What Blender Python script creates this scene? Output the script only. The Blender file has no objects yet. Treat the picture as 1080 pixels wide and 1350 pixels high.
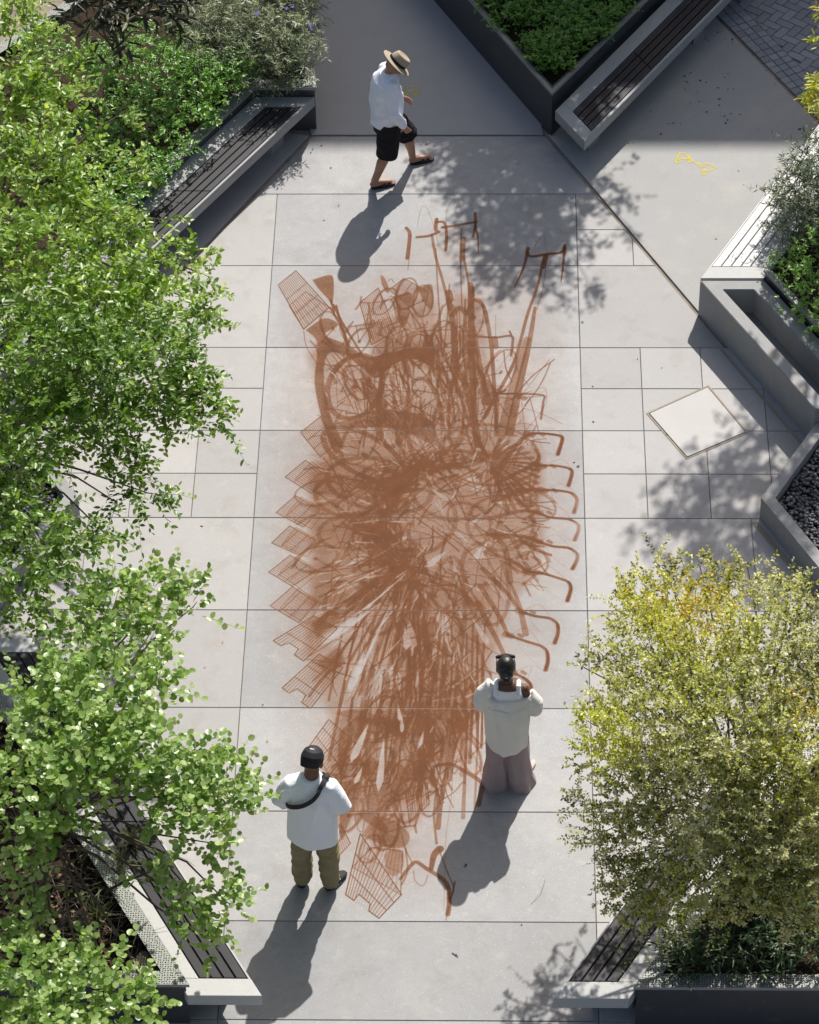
import bpy, bmesh, math, random
import numpy as np
from mathutils import Vector, Matrix
random.seed(7); RNG = np.random.default_rng(11)
sc = bpy.context.scene
COL = sc.collection
# ------------------------------------------------------------------ camera
CAM = np.array([0.6292, -26.42426, 21.94717]); FPX = 4271.0
CR = np.array([0.99972, 0.01783, -0.01524]); CU = np.array([-0.00196, 0.71102, 0.70317]); CF = np.array([-0.02338, 0.70295, -0.71086])
cam = bpy.data.cameras.new('camera'); co = bpy.data.objects.new('camera', cam); COL.objects.link(co)
m = Matrix.Identity(4)
for i in range(3):
    m[i][0] = CR[i]; m[i][1] = CU[i]; m[i][2] = -CF[i]; m[i][3] = CAM[i]
co.matrix_world = m
cam.sensor_fit = 'VERTICAL'; cam.sensor_height = 24; cam.lens = 24 * FPX / 1350
cam.clip_start = 0.5; cam.clip_end = 1500
sc.camera = co
# ------------------------------------------------------------------ light
SUND = Vector((0.287, 0.955, 1.0)).normalized()          # towards the sun
w = bpy.data.worlds.new('World'); sc.world = w; w.use_nodes = True
nt = w.node_tree; bg = nt.nodes['Background']
sky = nt.nodes.new('ShaderNodeTexSky'); sky.sky_type = 'NISHITA'; sky.sun_disc = False
sky.sun_elevation = math.asin(SUND.z); sky.sun_rotation = math.atan2(SUND.x, SUND.y)
nt.links.new(sky.outputs[0], bg.inputs[0]); bg.inputs[1].default_value = 0.082; sky.dust_density = 3.5; sky.ozone_density = .6
sl = bpy.data.lights.new('sun', 'SUN'); sl.energy = 4.5; sl.angle = math.radians(0.53); sl.color = (1.0, 0.955, 0.89)
so = bpy.data.objects.new('sun', sl); COL.objects.link(so)
so.rotation_euler = SUND.to_track_quat('Z', 'Y').to_euler()
sc.view_settings.view_transform = 'Standard'; sc.view_settings.look = 'None'
sc.view_settings.exposure = 0.54; sc.view_settings.gamma = 1; sc.view_settings.use_curve_mapping = False

# ------------------------------------------------------------------ helpers
def G(u, v, h=0.0):
    """place on the level h metres up that is seen at (u, v) of the photograph"""
    d = CF + CR * (u - 540) / FPX - CU * (v - 675) / FPX
    t = (h - CAM[2]) / d[2]
    return CAM + t * d
def seen(P):
    d = np.asarray(P, float) - CAM; z = d @ CF
    return 540 + FPX * (d @ CR) / z, 675 - FPX * (d @ CU) / z
def lk(o, parent=None):
    COL.objects.link(o)
    if parent is not None: o.parent = parent
    return o
def tag(o, label=None, cat=None, group=None, kind=None):
    if label: o['label'] = label
    if cat: o['category'] = cat
    if group: o['group'] = group
    if kind: o['kind'] = kind
    return o
def empty(name, loc, label=None, cat=None, group=None, kind=None):
    o = bpy.data.objects.new(name, None); o.location = loc; lk(o)
    o.empty_display_size = .1
    return tag(o, label, cat, group, kind)
def mesh(name, verts, faces, mat, smooth=False):
    me = bpy.data.meshes.new(name); me.from_pydata([tuple(map(float, v)) for v in verts], [], faces)
    if mat: me.materials.append(mat)
    if smooth: me.polygons.foreach_set('use_smooth', [True] * len(me.polygons))
    me.update(); return me
def mobj(name, verts, faces, mat, parent=None, smooth=False, kind=None):
    """vertices in world space; parents carry only a location"""
    V = np.asarray(verts, float).reshape(-1, 3)
    if parent is not None: V = V - np.array(parent_world(parent))
    o = bpy.data.objects.new(name, mesh(name, V, faces, mat, smooth)); lk(o, parent)
    if kind: o['kind'] = kind
    return o
def parent_world(p):
    l = Vector((0, 0, 0))
    while p is not None: l = l + p.location; p = p.parent
    return l
def area(poly): return sum(poly[i][0] * poly[(i + 1) % len(poly)][1] - poly[(i + 1) % len(poly)][0] * poly[i][1] for i in range(len(poly))) / 2
def ccw(poly): return list(poly) if area(poly) > 0 else list(poly)[::-1]
def clip(poly, p, q):
    """keep the part left of p->q"""
    out = []
    f = lambda a: (q[0] - p[0]) * (a[1] - p[1]) - (q[1] - p[1]) * (a[0] - p[0])
    for i in range(len(poly)):
        a, b = poly[i], poly[(i + 1) % len(poly)]; fa, fb = f(a), f(b)
        if fa >= 0: out.append(a)
        if (fa > 0) != (fb > 0) and abs(fa - fb) > 1e-9:
            t = fa / (fa - fb); out.append((a[0] + t * (b[0] - a[0]), a[1] + t * (b[1] - a[1])))
    r = []
    for a in out:
        if not r or math.hypot(a[0] - r[-1][0], a[1] - r[-1][1]) > 1e-4: r.append(a)
    if len(r) > 1 and math.hypot(r[0][0] - r[-1][0], r[0][1] - r[-1][1]) < 1e-4: r.pop()
    return r
def inset(poly, d):
    poly = ccw(poly); n = len(poly); L = []
    for i in range(n):
        a, b = np.array(poly[i], float), np.array(poly[(i + 1) % n], float)
        t = (b - a) / np.linalg.norm(b - a); nn = np.array([-t[1], t[0]])
        L.append((a + nn * d, t))
    out = []
    for i in range(n):
        (p, r), (q, s) = L[i - 1], L[i]
        c = r[0] * s[1] - r[1] * s[0]
        if abs(c) < 1e-6: out.append(tuple(q)); continue
        k = ((q - p)[0] * s[1] - (q - p)[1] * s[0]) / c
        out.append(tuple(p + r * k))
    return out
def prism(poly, z0, z1, bev=0.0, V=None, F=None):
    poly = ccw(poly); n = len(poly)
    V = [] if V is None else V; F = [] if F is None else F
    b = len(V)
    V += [(x, y, z0) for x, y in poly]
    if bev > 0:
        ip = inset(poly, bev)
        V += [(x, y, z1 - bev) for x, y in poly]; V += [(x, y, z1) for x, y in ip]; lev = 3
    else:
        V += [(x, y, z1) for x, y in poly]; lev = 2
    for l in range(lev - 1):
        for i in range(n):
            j = (i + 1) % n
            F.append((b + l * n + i, b + l * n + j, b + (l + 1) * n + j, b + (l + 1) * n + i))
    F.append(tuple(b + (lev - 1) * n + i for i in range(n))); F.append(tuple(b + i for i in range(n))[::-1])
    return V, F
def ring(outer, inner, z0, z1, V, F):
    n = len(outer); b = len(V)
    for pl, z in ((outer, z0), (outer, z1), (inner, z1), (inner, z0)): V += [(x, y, z) for x, y in pl]
    for l in range(4):
        for i in range(n):
            j = (i + 1) % n; m2 = (l + 1) % 4
            F.append((b + l * n + i, b + l * n + j, b + m2 * n + j, b + m2 * n + i))
    return V, F
def tube(pts, rad, n=6, V=None, F=None):
    V = [] if V is None else V; F = [] if F is None else F
    pts = [np.array(p, float) for p in pts]
    if np.isscalar(rad): rad = [rad] * len(pts)
    b = len(V)
    for i, p in enumerate(pts):
        t = pts[min(i + 1, len(pts) - 1)] - pts[max(i - 1, 0)]; t /= np.linalg.norm(t) + 1e-9
        a = np.cross(t, [0, 0, 1.0]) if abs(t[2]) < .95 else np.cross(t, [1.0, 0, 0])
        a /= np.linalg.norm(a) + 1e-9; c = np.cross(t, a)
        for k in range(n):
            an = 2 * math.pi * k / n; V.append(tuple(p + rad[i] * (a * math.cos(an) + c * math.sin(an))))
    for i in range(len(pts) - 1):
        for k in range(n):
            F.append((b + i * n + k, b + i * n + (k + 1) % n, b + (i + 1) * n + (k + 1) % n, b + (i + 1) * n + k))
    F.append(tuple(b + k for k in range(n))[::-1]); F.append(tuple(b + (len(pts) - 1) * n + k for k in range(n)))
    return V, F

# ------------------------------------------------------------------ materials
def mat(name, col, rough=.7, spec=.3, noise=None, bump=None, flecks=None, obj_var=0, metallic=0, stains=None, joints=None, sheen=0, trans=0):
    M = bpy.data.materials.new(name); M.use_nodes = True; n = M.node_tree.nodes; L = M.node_tree.links
    b = n['Principled BSDF']; b.inputs['Roughness'].default_value = rough; b.inputs['Specular IOR Level'].default_value = spec
    b.inputs['Metallic'].default_value = metallic
    tc = n.new('ShaderNodeTexCoord'); geo = n.new('ShaderNodeNewGeometry')
    rgb = n.new('ShaderNodeRGB'); rgb.outputs[0].default_value = (*col, 1); cur = rgb.outputs[0]
    def mixc(fac, a, bb, mode='MIX'):
        x = n.new('ShaderNodeMix'); x.data_type = 'RGBA'; x.blend_type = mode
        if isinstance(fac, float): x.inputs[0].default_value = fac
        else: L.new(fac, x.inputs[0])
        for s, i in ((a, 6), (bb, 7)):
            if isinstance(s, tuple): x.inputs[i].default_value = (*s, 1)
            else: L.new(s, x.inputs[i])
        return x.outputs[2]
    def noi(scale, detail=4, rr=.6, dist=0, vec=None):
        x = n.new('ShaderNodeTexNoise'); x.inputs['Scale'].default_value = scale; x.inputs['Detail'].default_value = detail
        x.inputs['Roughness'].default_value = rr; x.inputs['Distortion'].default_value = dist
        L.new(vec if vec is not None else geo.outputs['Position'], x.inputs['Vector']); return x.outputs[0]
    def ramp(f, a, c, lo=0., hi=1.):
        x = n.new('ShaderNodeMapRange'); x.inputs[1].default_value = a; x.inputs[2].default_value = c
        x.inputs[3].default_value = lo; x.inputs[4].default_value = hi; L.new(f, x.inputs[0]); return x.outputs[0]
    if noise:
        for sc_, amt, tint in noise:
            f = ramp(noi(sc_), .32, .68)
            cur = mixc(f, cur, mixc(float(amt), cur, tint))
    if stains:
        for sc_, lo, hi, amt, tint in stains:
            f = ramp(noi(sc_, 6, .65, .4), lo, hi, 0, amt); cur = mixc(f, cur, tint)
    if flecks:
        for sc_, thr, tint, amt in flecks:
            v = n.new('ShaderNodeTexVoronoi'); v.inputs['Scale'].default_value = sc_; v.feature = 'F1'
            L.new(geo.outputs['Position'], v.inputs['Vector'])
            sh = n.new('ShaderNodeSeparateColor'); L.new(v.outputs['Color'], sh.inputs[0])
            pick = ramp(sh.outputs[0], thr, thr + .01)
            d = ramp(v.outputs['Distance'], .32, .22)
            mm = n.new('ShaderNodeMath'); mm.operation = 'MULTIPLY'; L.new(pick, mm.inputs[0]); L.new(d, mm.inputs[1])
            m3 = n.new('ShaderNodeMath'); m3.operation = 'MULTIPLY'; L.new(mm.outputs[0], m3.inputs[0]); m3.inputs[1].default_value = amt
            cur = mixc(m3.outputs[0], cur, tint)
    if obj_var:
        oi = n.new('ShaderNodeObjectInfo')
        hs = n.new('ShaderNodeHueSaturation'); L.new(cur, hs.inputs['Color'])
        L.new(ramp(oi.outputs['Random'], 0, 1, 1 - obj_var, 1 + obj_var), hs.inputs['Value'])
        cur = hs.outputs[0]
    L.new(cur, b.inputs['Base Color'])
    if sheen: b.inputs['Sheen Weight'].default_value = sheen
    if bump:
        prev = None
        for sc_, st, dist in bump:
            bp = n.new('ShaderNodeBump'); bp.inputs['Strength'].default_value = st; bp.inputs['Distance'].default_value = dist
            L.new(noi(sc_, 5), bp.inputs['Height'])
            if prev: L.new(prev, bp.inputs['Normal'])
            prev = bp.outputs[0]
        L.new(prev, b.inputs['Normal'])
    return M
W_ = (.8, .79, .76)
M_lane = mat('terrazzo_grey', (.30, .302, .306), .62, .35, noise=[(1.1, .45, (.37, .345, .33)), (.6, .45, (.245, .265, .29)), (4, .25, (.36, .35, .34)), (12, .25, (.2, .2, .2)), (90, .35, (.15, .15, .15))],
             flecks=[(75, .955, (.62, .61, .6), .6), (150, .85, (.55, .55, .55), .5), (110, .93, (.12, .12, .12), .5)], stains=[(1.2, .52, .62, .35, (.235, .235, .235)), (2.6, .54, .66, .5, (.21, .2, .19)), (5, .58, .70, .35, (.40, .37, .35)), (.9, .55, .62, .18, (.40, .39, .38)), (26, .66, .72, .45, (.14, .13, .12))], obj_var=.09, bump=[(120, .15, .004)])
M_tile = mat('paving_tile_pale', (.375, .37, .363), .7, .3, noise=[(1.6, .2, (.46, .42, .40)), (10, .12, (.28, .27, .26)), (110, .4, (.2, .19, .18)), (.9, .4, (.34, .335, .33)), (4, .25, (.33, .31, .30))],
             flecks=[(120, .88, (.62, .6, .58), .5)], stains=[(1.3, .52, .66, .35, (.30, .29, .275)), (3, .53, .68, .5, (.28, .26, .24)), (7, .6, .7, .25, (.47, .45, .43)), (28, .66, .72, .45, (.17, .15, .13))], obj_var=.10, bump=[(140, .2, .004)])
M_pour = mat('poured_concrete', (.37, .368, .36), .8, .25, noise=[(.8, .2, (.43, .42, .40)), (4, .15, (.3, .3, .3)), (60, .35, (.24, .24, .24)), (260, .3, (.2, .2, .2))],
             stains=[(1.7, .52, .75, .45, (.45, .41, .35)), (.7, .5, .7, .3, (.29, .285, .28)), (30, .62, .7, .4, (.23, .22, .21)), (5, .6, .72, .3, (.28, .27, .25))], bump=[(200, .35, .004), (6, .1, .01)])
M_path = mat('path_concrete', (.36, .36, .36), .8, .25, noise=[(.8, .2, (.33, .33, .33)), (4, .15, (.22, .22, .22)), (120, .3, (.18, .18, .18))], bump=[(200, .3, .004)])
M_joint = mat('joint_sand', (.20, .165, .13), .9, .1, noise=[(3, .8, (.45, .38, .29)), (8, .5, (.08, .07, .06)), (60, .4, (.3, .25, .2))])
M_base = mat('outer_pavement', (.40, .39, .38), .85, .2, noise=[(.5, .3, (.3, .3, .3)), (30, .2, (.3, .28, .26))])
M_paver = mat('block_paver', (.27, .28, .30), .85, .2, noise=[(20, .25, (.2, .2, .21)), (150, .3, (.16, .16, .17))], obj_var=.14, bump=[(180, .3, .003)])
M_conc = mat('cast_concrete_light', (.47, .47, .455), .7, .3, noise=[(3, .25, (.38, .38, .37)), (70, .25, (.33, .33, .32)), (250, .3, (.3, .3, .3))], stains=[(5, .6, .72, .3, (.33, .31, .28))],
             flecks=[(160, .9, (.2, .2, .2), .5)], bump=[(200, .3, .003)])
M_conc_m = mat('cast_concrete_mid', (.33, .335, .335), .72, .3, noise=[(3, .25, (.22, .22, .22)), (70, .25, (.2, .2, .2))], stains=[(5, .6, .72, .3, (.2, .19, .18))], bump=[(200, .3, .003)])  # darker copy of the bench concrete, with the top bench's shade in its colour
M_conc_d = mat('cast_concrete_grey', (.30, .303, .30), .72, .3, noise=[(2.5, .3, (.26, .25, .235)), (9, .2, (.15, .15, .15)), (120, .25, (.13, .13, .13))], stains=[(4, .55, .7, .6, (.34, .29, .22)), (1.6, .56, .72, .5, (.17, .165, .155))],
               bump=[(120, .35, .004), (15, .1, .006)])
M_wallmetal = mat('planter_wall_charcoal', (.052, .053, .058), .5, .4, noise=[(2, .5, (.08, .077, .074)), (25, .3, (.035, .035, .035))], stains=[(6, .58, .7, .45, (.13, .12, .10)), (18, .62, .7, .4, (.1, .095, .085))], bump=[(60, .06, .003)])
M_slat = mat('slat_composite', (.017, .017, .022), .52, .22, noise=[(5, .4, (.034, .033, .037)), (80, .35, (.012, .012, .015))], obj_var=.25, bump=[(90, .25, .003)])
M_slat_pale = mat('slat_weathered', (.62, .61, .59), .6, .4, noise=[(6, .3, (.48, .47, .45)), (90, .3, (.5, .5, .48))], obj_var=.1, bump=[(90, .25, .003)])
M_cover = mat('cover_concrete', (.43, .42, .405), .8, .2, noise=[(3, .2, (.55, .52, .5)), (60, .25, (.38, .36, .34))], bump=[(150, .3, .003)])
M_pebble = mat('pebble_slate', (.055, .057, .066), .5, .5, noise=[(9, .4, (.10, .10, .11)), (35, .35, (.03, .03, .035))])
M_soil = mat('planter_soil', (.045, .032, .022), .95, .1, noise=[(12, .5, (.08, .055, .035)), (60, .5, (.02, .015, .01))], bump=[(40, 1, .03)])
M_water = mat('dark_basin', (.17, .18, .185), .6, .4, noise=[(4, .3, (.12, .12, .12))])
M_bark = mat('bark', (.13, .10, .075), .9, .2, noise=[(25, .5, (.06, .045, .035))], bump=[(60, .8, .01)])
M_twig = mat('twig_bark', (.16, .125, .085), .85, .2, noise=[(30, .4, (.1, .08, .05))])
M_twig_dark = mat('twig_dark', (.045, .038, .03), .85, .2)
M_facade = mat('facade_render', (.55, .53, .5), .85, .2, noise=[(.7, .2, (.45, .44, .42))])
M_pane = mat('window_glass', (.04, .05, .06), .08, .6)
def perforated():
    M = mat('perforated_metal', (.25, .265, .23), .5, .4, noise=[(12, .2, (.24, .25, .22))]); n = M.node_tree.nodes; L = M.node_tree.links
    b = n['Principled BSDF']; src = b.inputs['Base Color'].links[0].from_socket
    geo = n.new('ShaderNodeNewGeometry'); v = n.new('ShaderNodeTexVoronoi'); v.inputs['Scale'].default_value = 46; v.inputs['Randomness'].default_value = .35
    v.voronoi_dimensions = '2D'
    L.new(geo.outputs['Position'], v.inputs['Vector'])
    r = n.new('ShaderNodeMapRange'); r.inputs[1].default_value = .27; r.inputs[2].default_value = .33; r.inputs[3].default_value = 0; r.inputs[4].default_value = 1
    L.new(v.outputs['Distance'], r.inputs[0])
    L.new(r.outputs[0], b.inputs['Alpha'])
    return M
M_perf = perforated()
def leafmat(name, c0, c1, c2, trans=.45, rough=.45, tcol=1.0, spec=.4):
    """per-leaf attribute 'tint' runs through three leaf colours"""
    M = bpy.data.materials.new(name); M.use_nodes = True; n = M.node_tree.nodes; L = M.node_tree.links
    out = n['Material Output']; b = n['Principled BSDF']; b.inputs['Roughness'].default_value = rough; b.inputs['Specular IOR Level'].default_value = spec + .15
    a = n.new('ShaderNodeAttribute'); a.attribute_name = 'tint'
    r = n.new('ShaderNodeValToRGB'); e = r.color_ramp.elements; e[0].color = (*c0, 1); e[1].color = (*c2, 1); x = e.new(.5); x.color = (*c1, 1)
    L.new(a.outputs['Fac'], r.inputs[0]); L.new(r.outputs[0], b.inputs['Base Color'])
    t = n.new('ShaderNodeBsdfTranslucent'); hs = n.new('ShaderNodeHueSaturation'); hs.inputs['Hue'].default_value = .485; hs.inputs['Saturation'].default_value = 1.15; hs.inputs['Value'].default_value = tcol
    L.new(r.outputs[0], hs.inputs['Color']); L.new(hs.outputs[0], t.inputs['Color'])
    mx = n.new('ShaderNodeMixShader'); mx.inputs[0].default_value = trans
    L.new(b.outputs[0], mx.inputs[1]); L.new(t.outputs[0], mx.inputs[2]); L.new(mx.outputs[0], out.inputs['Surface'])
    return M
L_ov = leafmat('leaf_ovate', (.06, .13, .018), (.17, .30, .05), (.37, .49, .12), .5, .38, 1.5)
L_rd = leafmat('leaf_round', (.07, .16, .03), (.20, .33, .075), (.42, .53, .21), .48, .36, 1.45)
L_sm = leafmat('leaf_small_olive', (.085, .10, .03), (.26, .27, .08), (.56, .53, .21), .42, .45, 1.4)
e_ = [n_ for n_ in L_sm.node_tree.nodes if n_.type == 'VALTORGB'][0].color_ramp.elements
while len(e_) > 1: e_.remove(e_[-1])
e_[0].position = 0; e_[0].color = (.05, .075, .02, 1)
for p_, c_ in ((.3, (.20, .22, .06)), (.62, (.56, .56, .32)), (.76, (.44, .50, .05)), (.88, (.50, .50, .05)), (1, (.58, .38, .04))): x_ = e_.new(p_); x_.color = (*c_, 1)
L_hd = leafmat('leaf_hedge', (.045, .12, .015), (.12, .28, .04), (.24, .42, .09), .42, .38, 1.45)
L_gy = leafmat('leaf_narrow_grey', (.07, .10, .05), (.20, .25, .14), (.42, .46, .29), .35, .45, 1.3)
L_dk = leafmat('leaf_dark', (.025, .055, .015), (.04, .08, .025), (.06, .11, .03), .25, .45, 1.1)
L_cv = leafmat('leaf_ground_cover', (.06, .16, .02), (.12, .27, .035), (.2, .38, .07), .35, .45, 1.2)
L_br = leafmat('leaf_bronze', (.03, .035, .02), (.055, .06, .035), (.12, .13, .06), .25, .5, 1.1)
L_litter = leafmat('dead_leaf', (.10, .05, .025), (.20, .11, .055), (.33, .21, .11), .15, .7, 1)
L_grass = leafmat('strap_leaf', (.08, .10, .03), (.16, .18, .06), (.30, .28, .12), .3, .5, 1)

# ------------------------------------------------------------------ ground
big = 260
mobj('ground', [(-big, -big, -.05), (big, -big, -.05), (big, big, -.05), (-big, big, -.05)], [(0, 1, 2, 3)], M_base, kind='structure')
# sand bed that fills the joints under the laid paving
mobj('paving_bed', [(-7, -13, -.02), (7, -13, -.02), (7, 9, -.02), (-7, 9, -.02)], [(0, 1, 2, 3)], M_joint, kind='structure')
paving = empty('paving', (0, 0, 0), kind='structure')
JR = ((1.27, .985), (2.77, -1.89)); JL = ((-2.85, -1.89), (-1.25, .985))   # the slanting expansion joints
gap = .0055
def slab(poly, mt, z=0, name='paving_slab', parent=None, g=gap, dz=None, bev=.0035):
    poly = ccw(poly)
    if len(poly) < 3 or abs(area(poly)) < .01: return
    try: ip = inset(poly, g / 2)
    except Exception: return
    z = z + (random.uniform(-.0012, .0006) if dz is None else dz)
    V, F = prism(ip, -.045, z, bev)
    return mobj(name, V, F, mt, parent or paving)
def inside_hex(poly, top=True):
    # right: keep left of the line going up (2.77,-1.89)->(1.27,.985); left likewise
    a = clip(poly, (2.77 - .012, -1.89), (1.27 - .012, .985)) if min(y for x, y in poly) > -1.89 - .01 and max(x for x, y in poly) > 1.2 else poly
    if len(a) > 2 and min(y for x, y in a) > -1.89 - .01 and min(x for x, y in a) < -1.2:
        a = clip(a, (-1.25 + .012, .985), (-2.85 + .012, -1.89))
    return a
ROWS = [.97, 0, -1.15, -2.4, -3.6, -4.8, -6.0, -7.2, -8.4, -9.6, -10.62, -11.8]
XL = 1.575
def rect(x0, x1, y0, y1): return [(x0, y0), (x1, y0), (x1, y1), (x0, y1)]
def hslab(x0, x1, y0, y1, mt, **k):
    """slab clipped by the slanting joints when it crosses them"""
    p = rect(x0, x1, y0, y1)
    if y1 > -1.89:
        p = clip(p, (2.77 - .012 + 1.044, -1.89 - 2.0), (1.27 - .012, .985)) if x1 > 1.2 else p
        if len(p) > 2 and x0 < -1.2: p = clip(p, (-1.25 + .012, .985), (-2.85 + .012 - 1.113, -1.89 - 2.0))
    if len(p) > 2: return slab(p, mt, **k)
hslab(-2.0, 2.0, 0, .97, M_lane)
for a, b in zip(ROWS[1:-1], ROWS[2:]):
    hslab(-XL, XL, b, a, M_lane)
for sgn in (-1, 1):
    def S(x0, x1, y0, y1):
        X0, X1 = sorted((sgn * x0, sgn * x1)); hslab(X0, X1, y0, y1, M_tile)
    if sgn > 0:
        S(XL, 2.15, -.58, 0); S(XL, 2.15, -1.15, -.58); S(2.15, 3, -1.15, 0)
    else: S(XL, 3, -1.15, 0)
    S(XL, 4.2, -2.4, -1.15)
    for r0 in (-2.4, -3.6):
        for k in range(2):
            y1 = r0 - .6 * k
            for j in range(5): S(XL + .6 * j, XL + .6 * (j + 1), y1 - .6, y1)
    xs = {-4.8: (XL, 3.15, 4.7), -6.0: (XL, 3.5, 4.7), -7.2: (XL, 2.9, 4.7), -8.4: (XL, 3.3, 4.7), -9.6: (XL, 3, 4.7), -10.62: (XL, 3.1, 4.7)}
    for y, xx in xs.items():
        yb = ROWS[ROWS.index(y) + 1]
        for a, b in zip(xx[:-1], xx[1:]): S(a, b, yb, y)
# poured concrete beyond the slanting joints and the top path
slab([(-3.2, 9), (-1.26, .985), (1.26, .985), (.2, 9)], M_path, name='path_slab', dz=0, g=.02)
slab([(1.30, .985), (2.80, -1.89), (5.85, -1.89), (3.19, 3.10), (2.2, 4.96)], M_pour, name='concrete_slab', dz=0)
slab([(-1.28, .985), (-2.88, -1.89), (-3.9, -1.89), (-2.2, 1.2)], M_tile, name='concrete_slab', dz=0)
for a, b, nm in ((JR[0], JR[1], 'expansion_joint'), ((2.77, -1.89), (3.98, -4.1), 'expansion_joint')):
    a, b = np.array(a), np.array(b); t = (b - a) / np.linalg.norm(b - a); nn = np.array([-t[1], t[0]]) * .009
    V, F = prism([a + nn, b + nn, b - nn, a - nn], -.04, -.006); mobj(nm, V, F, M_joint, paving)
# sandy mortar strips at the foot of the seat walls on the right
def strip(a, b, wd, z=.003, mt=M_joint):
    a, b = np.array(a), np.array(b); t = (b - a) / np.linalg.norm(b - a); nn = np.array([-t[1], t[0]]) * wd
    V, F = prism([a, b, b + nn, a + nn], -.02, z); mobj('mortar_strip', V, F, mt, paving)
M_mortar = mat('mortar_tan', (.30, .25, .19), .9, .1, noise=[(14, .5, (.2, .17, .14)), (70, .4, (.36, .31, .25))])
strip((3.16, -4.86), (3.9, -6.25), .05, .0045, M_mortar); strip((3.0, -2.42), (3.7, -3.75), -.03, .0045, M_mortar)
# herringbone pavers and their border of small setts, top right
hb = paving
ang = math.radians(-37); ca, sa = math.cos(ang), math.sin(ang)
bp0 = np.array((3.22, 3.12)); bd = np.array((.4725, -.8813)); bn = np.array((.8813, .4725))
me_cache = {}
def block(cx, cy, lx, ly, an, name, clipd=None):
    c, s = math.cos(an), math.sin(an); h = .0035
    poly = [(cx + c * x - s * y, cy + s * x + c * y) for x, y in ((-lx / 2 + h, -ly / 2 + h), (lx / 2 - h, -ly / 2 + h), (lx / 2 - h, ly / 2 - h), (-lx / 2 + h, ly / 2 - h))]
    if clipd is not None:
        p = bp0 + bn * clipd
        poly = clip(poly, tuple(p + bd * 10), tuple(p - bd * 10)) if False else clip(poly, tuple(p), tuple(p + bd))
        if len(poly) < 3 or abs(area(poly)) < .0015: return
    V, F = prism(poly, -.03, random.uniform(-.002, .002), .003); mobj(name, V, F, M_paver, hb)
bang = math.atan2(bd[1], bd[0])
for r in range(3):
    for i in range(-9, 26):
        p = bp0 + bd * (i * .105) + bn * (.0525 + r * .105)
        if seen((p[0], p[1], 0))[0] < 1095 and p[1] < 4.2: block(p[0], p[1], .105, .105, bang, 'sett')
# herringbone tiling: pairs of 2:1 blocks stepping diagonally
u = .105
def inreg(p):
    d = (p - bp0) @ bn; U = seen((p[0], p[1], 0))
    return d > .26 and U[0] < 1105 and U[1] > -45
for i in range(-40, 60):
    for j in range(-40, 60):
        # classic herringbone: block anchored on lattice (i+2j ...)
        ox, oy = (i * 1 + j * 2), (i * 1 - j * 2)
        for kind in (0, 1):
            if kind == 0: cx, cy, hx, hy = ox + 1, oy + .5, 2, 1
            else: cx, cy, hx, hy = ox + .5 , oy - 1 + 1 + 1, 1, 2
            if kind == 1: cx, cy = ox + .5, oy + 2
            X, Y = cx * u, cy * u
            p = np.array((4.0 + ca * X - sa * Y, 3.0 + sa * X + ca * Y))
            if inreg(p): block(p[0], p[1], hx * u, hy * u, ang, 'paver', .315)
# square access cover
cv = [G(852, 545)[:2], G(934, 508)[:2], G(987, 571)[:2], G(905, 606)[:2]]
co_ = empty('access_cover', (*np.mean(cv, 0), 0), 'square pale concrete access cover set askew into the paving with a tan mortar edge', 'cover')
cvi = inset(cv, .017)
V, F = [], []; ring(ccw(cv), cvi, -.02, .0045, V, F); mobj('mortar_edge', V, F, M_mortar, co_)
V, F = prism(inset(cv, .024), -.02, .009, .003); mobj('cover_plate', V, F, M_cover, co_)
V, F = prism(inset(cv, .0165), -.02, .001); mobj('recess', V, F, mat('gap_dark', (.03, .028, .025), .9), co_)

# ------------------------------------------------------------------ buildings that shade the far end (out of frame)
def building(x0, x1, y0, y1, H, label):
    b = empty('office_building', ((x0 + x1) / 2, (y0 + y1) / 2, 0), label, 'building')
    V, F = prism(rect(x0, x1, y0, y1), 0, H); mobj('wall', V, F, M_facade, b)
    V, F = [], []; ring(ccw(rect(x0 - .05, x1 + .05, y0 - .05, y1 + .05)), inset(rect(x0 - .05, x1 + .05, y0 - .05, y1 + .05), .3), H, H + .35, V, F); mobj('parapet', V, F, M_facade, b)
    nx = int((x1 - x0) / 3); first = None
    for fl in range(int(H // 3.4)):
        for k in range(nx):
            cx = x0 + (k + .5) * (x1 - x0) / nx; z0 = fl * 3.4 + 1
            p = np.array(parent_world(b))
            if first is None:
                V, F = prism([(-.8, -.05), (.8, -.05), (.8, .03), (-.8, .03)], 0, 1.6); f = bpy.data.objects.new('window', mesh('window', V, F, M_pane)); lk(f, b)
                first = f
            else: f = first.copy(); lk(f, b)
            f.location = (cx - p[0], y0 - p[1], z0)
    return b
building(3.3 - 1.0, 26, 15.3, 27, 14.8, 'pale rendered office block beyond the top path')

# ------------------------------------------------------------------ planters
def planter(name, poly, h, label, soil=-.1, group=None, rim=.12, mt=None, cat='planter', stone=False):
    poly = ccw(poly); c = np.mean(poly, 0)
    t = empty(name, (c[0], c[1], 0), label, cat, group)
    V, F = [], []; wi = inset(poly, .05); ring(poly, wi, -.02, h - .004, V, F); mobj('wall', V, F, mt or M_wallmetal, t)
    if rim:
        V, F = [], []; ring(inset(poly, -.018), inset(poly, rim), h - .003, h + .004, V, F); mobj('rim', V, F, M_perf, t)
        V, F = [], []; ring(inset(poly, -.0185), inset(poly, -.012), h - .03, h + .0045, V, F); mobj('rim_lip', V, F, M_conc_d, t)
    V, F = prism(inset(poly, .052), -.02, h + soil); mobj('soil', V, F, M_soil, t)
    return t
PA = [(-1.2, 1.095), (-1.85, 1.095), (-3.50, -1.66), (-4.7, -3.8), (-7, -3.8), (-7, -.9), (-2.9, 3.9), (-1.5, 3.9)]
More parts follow.
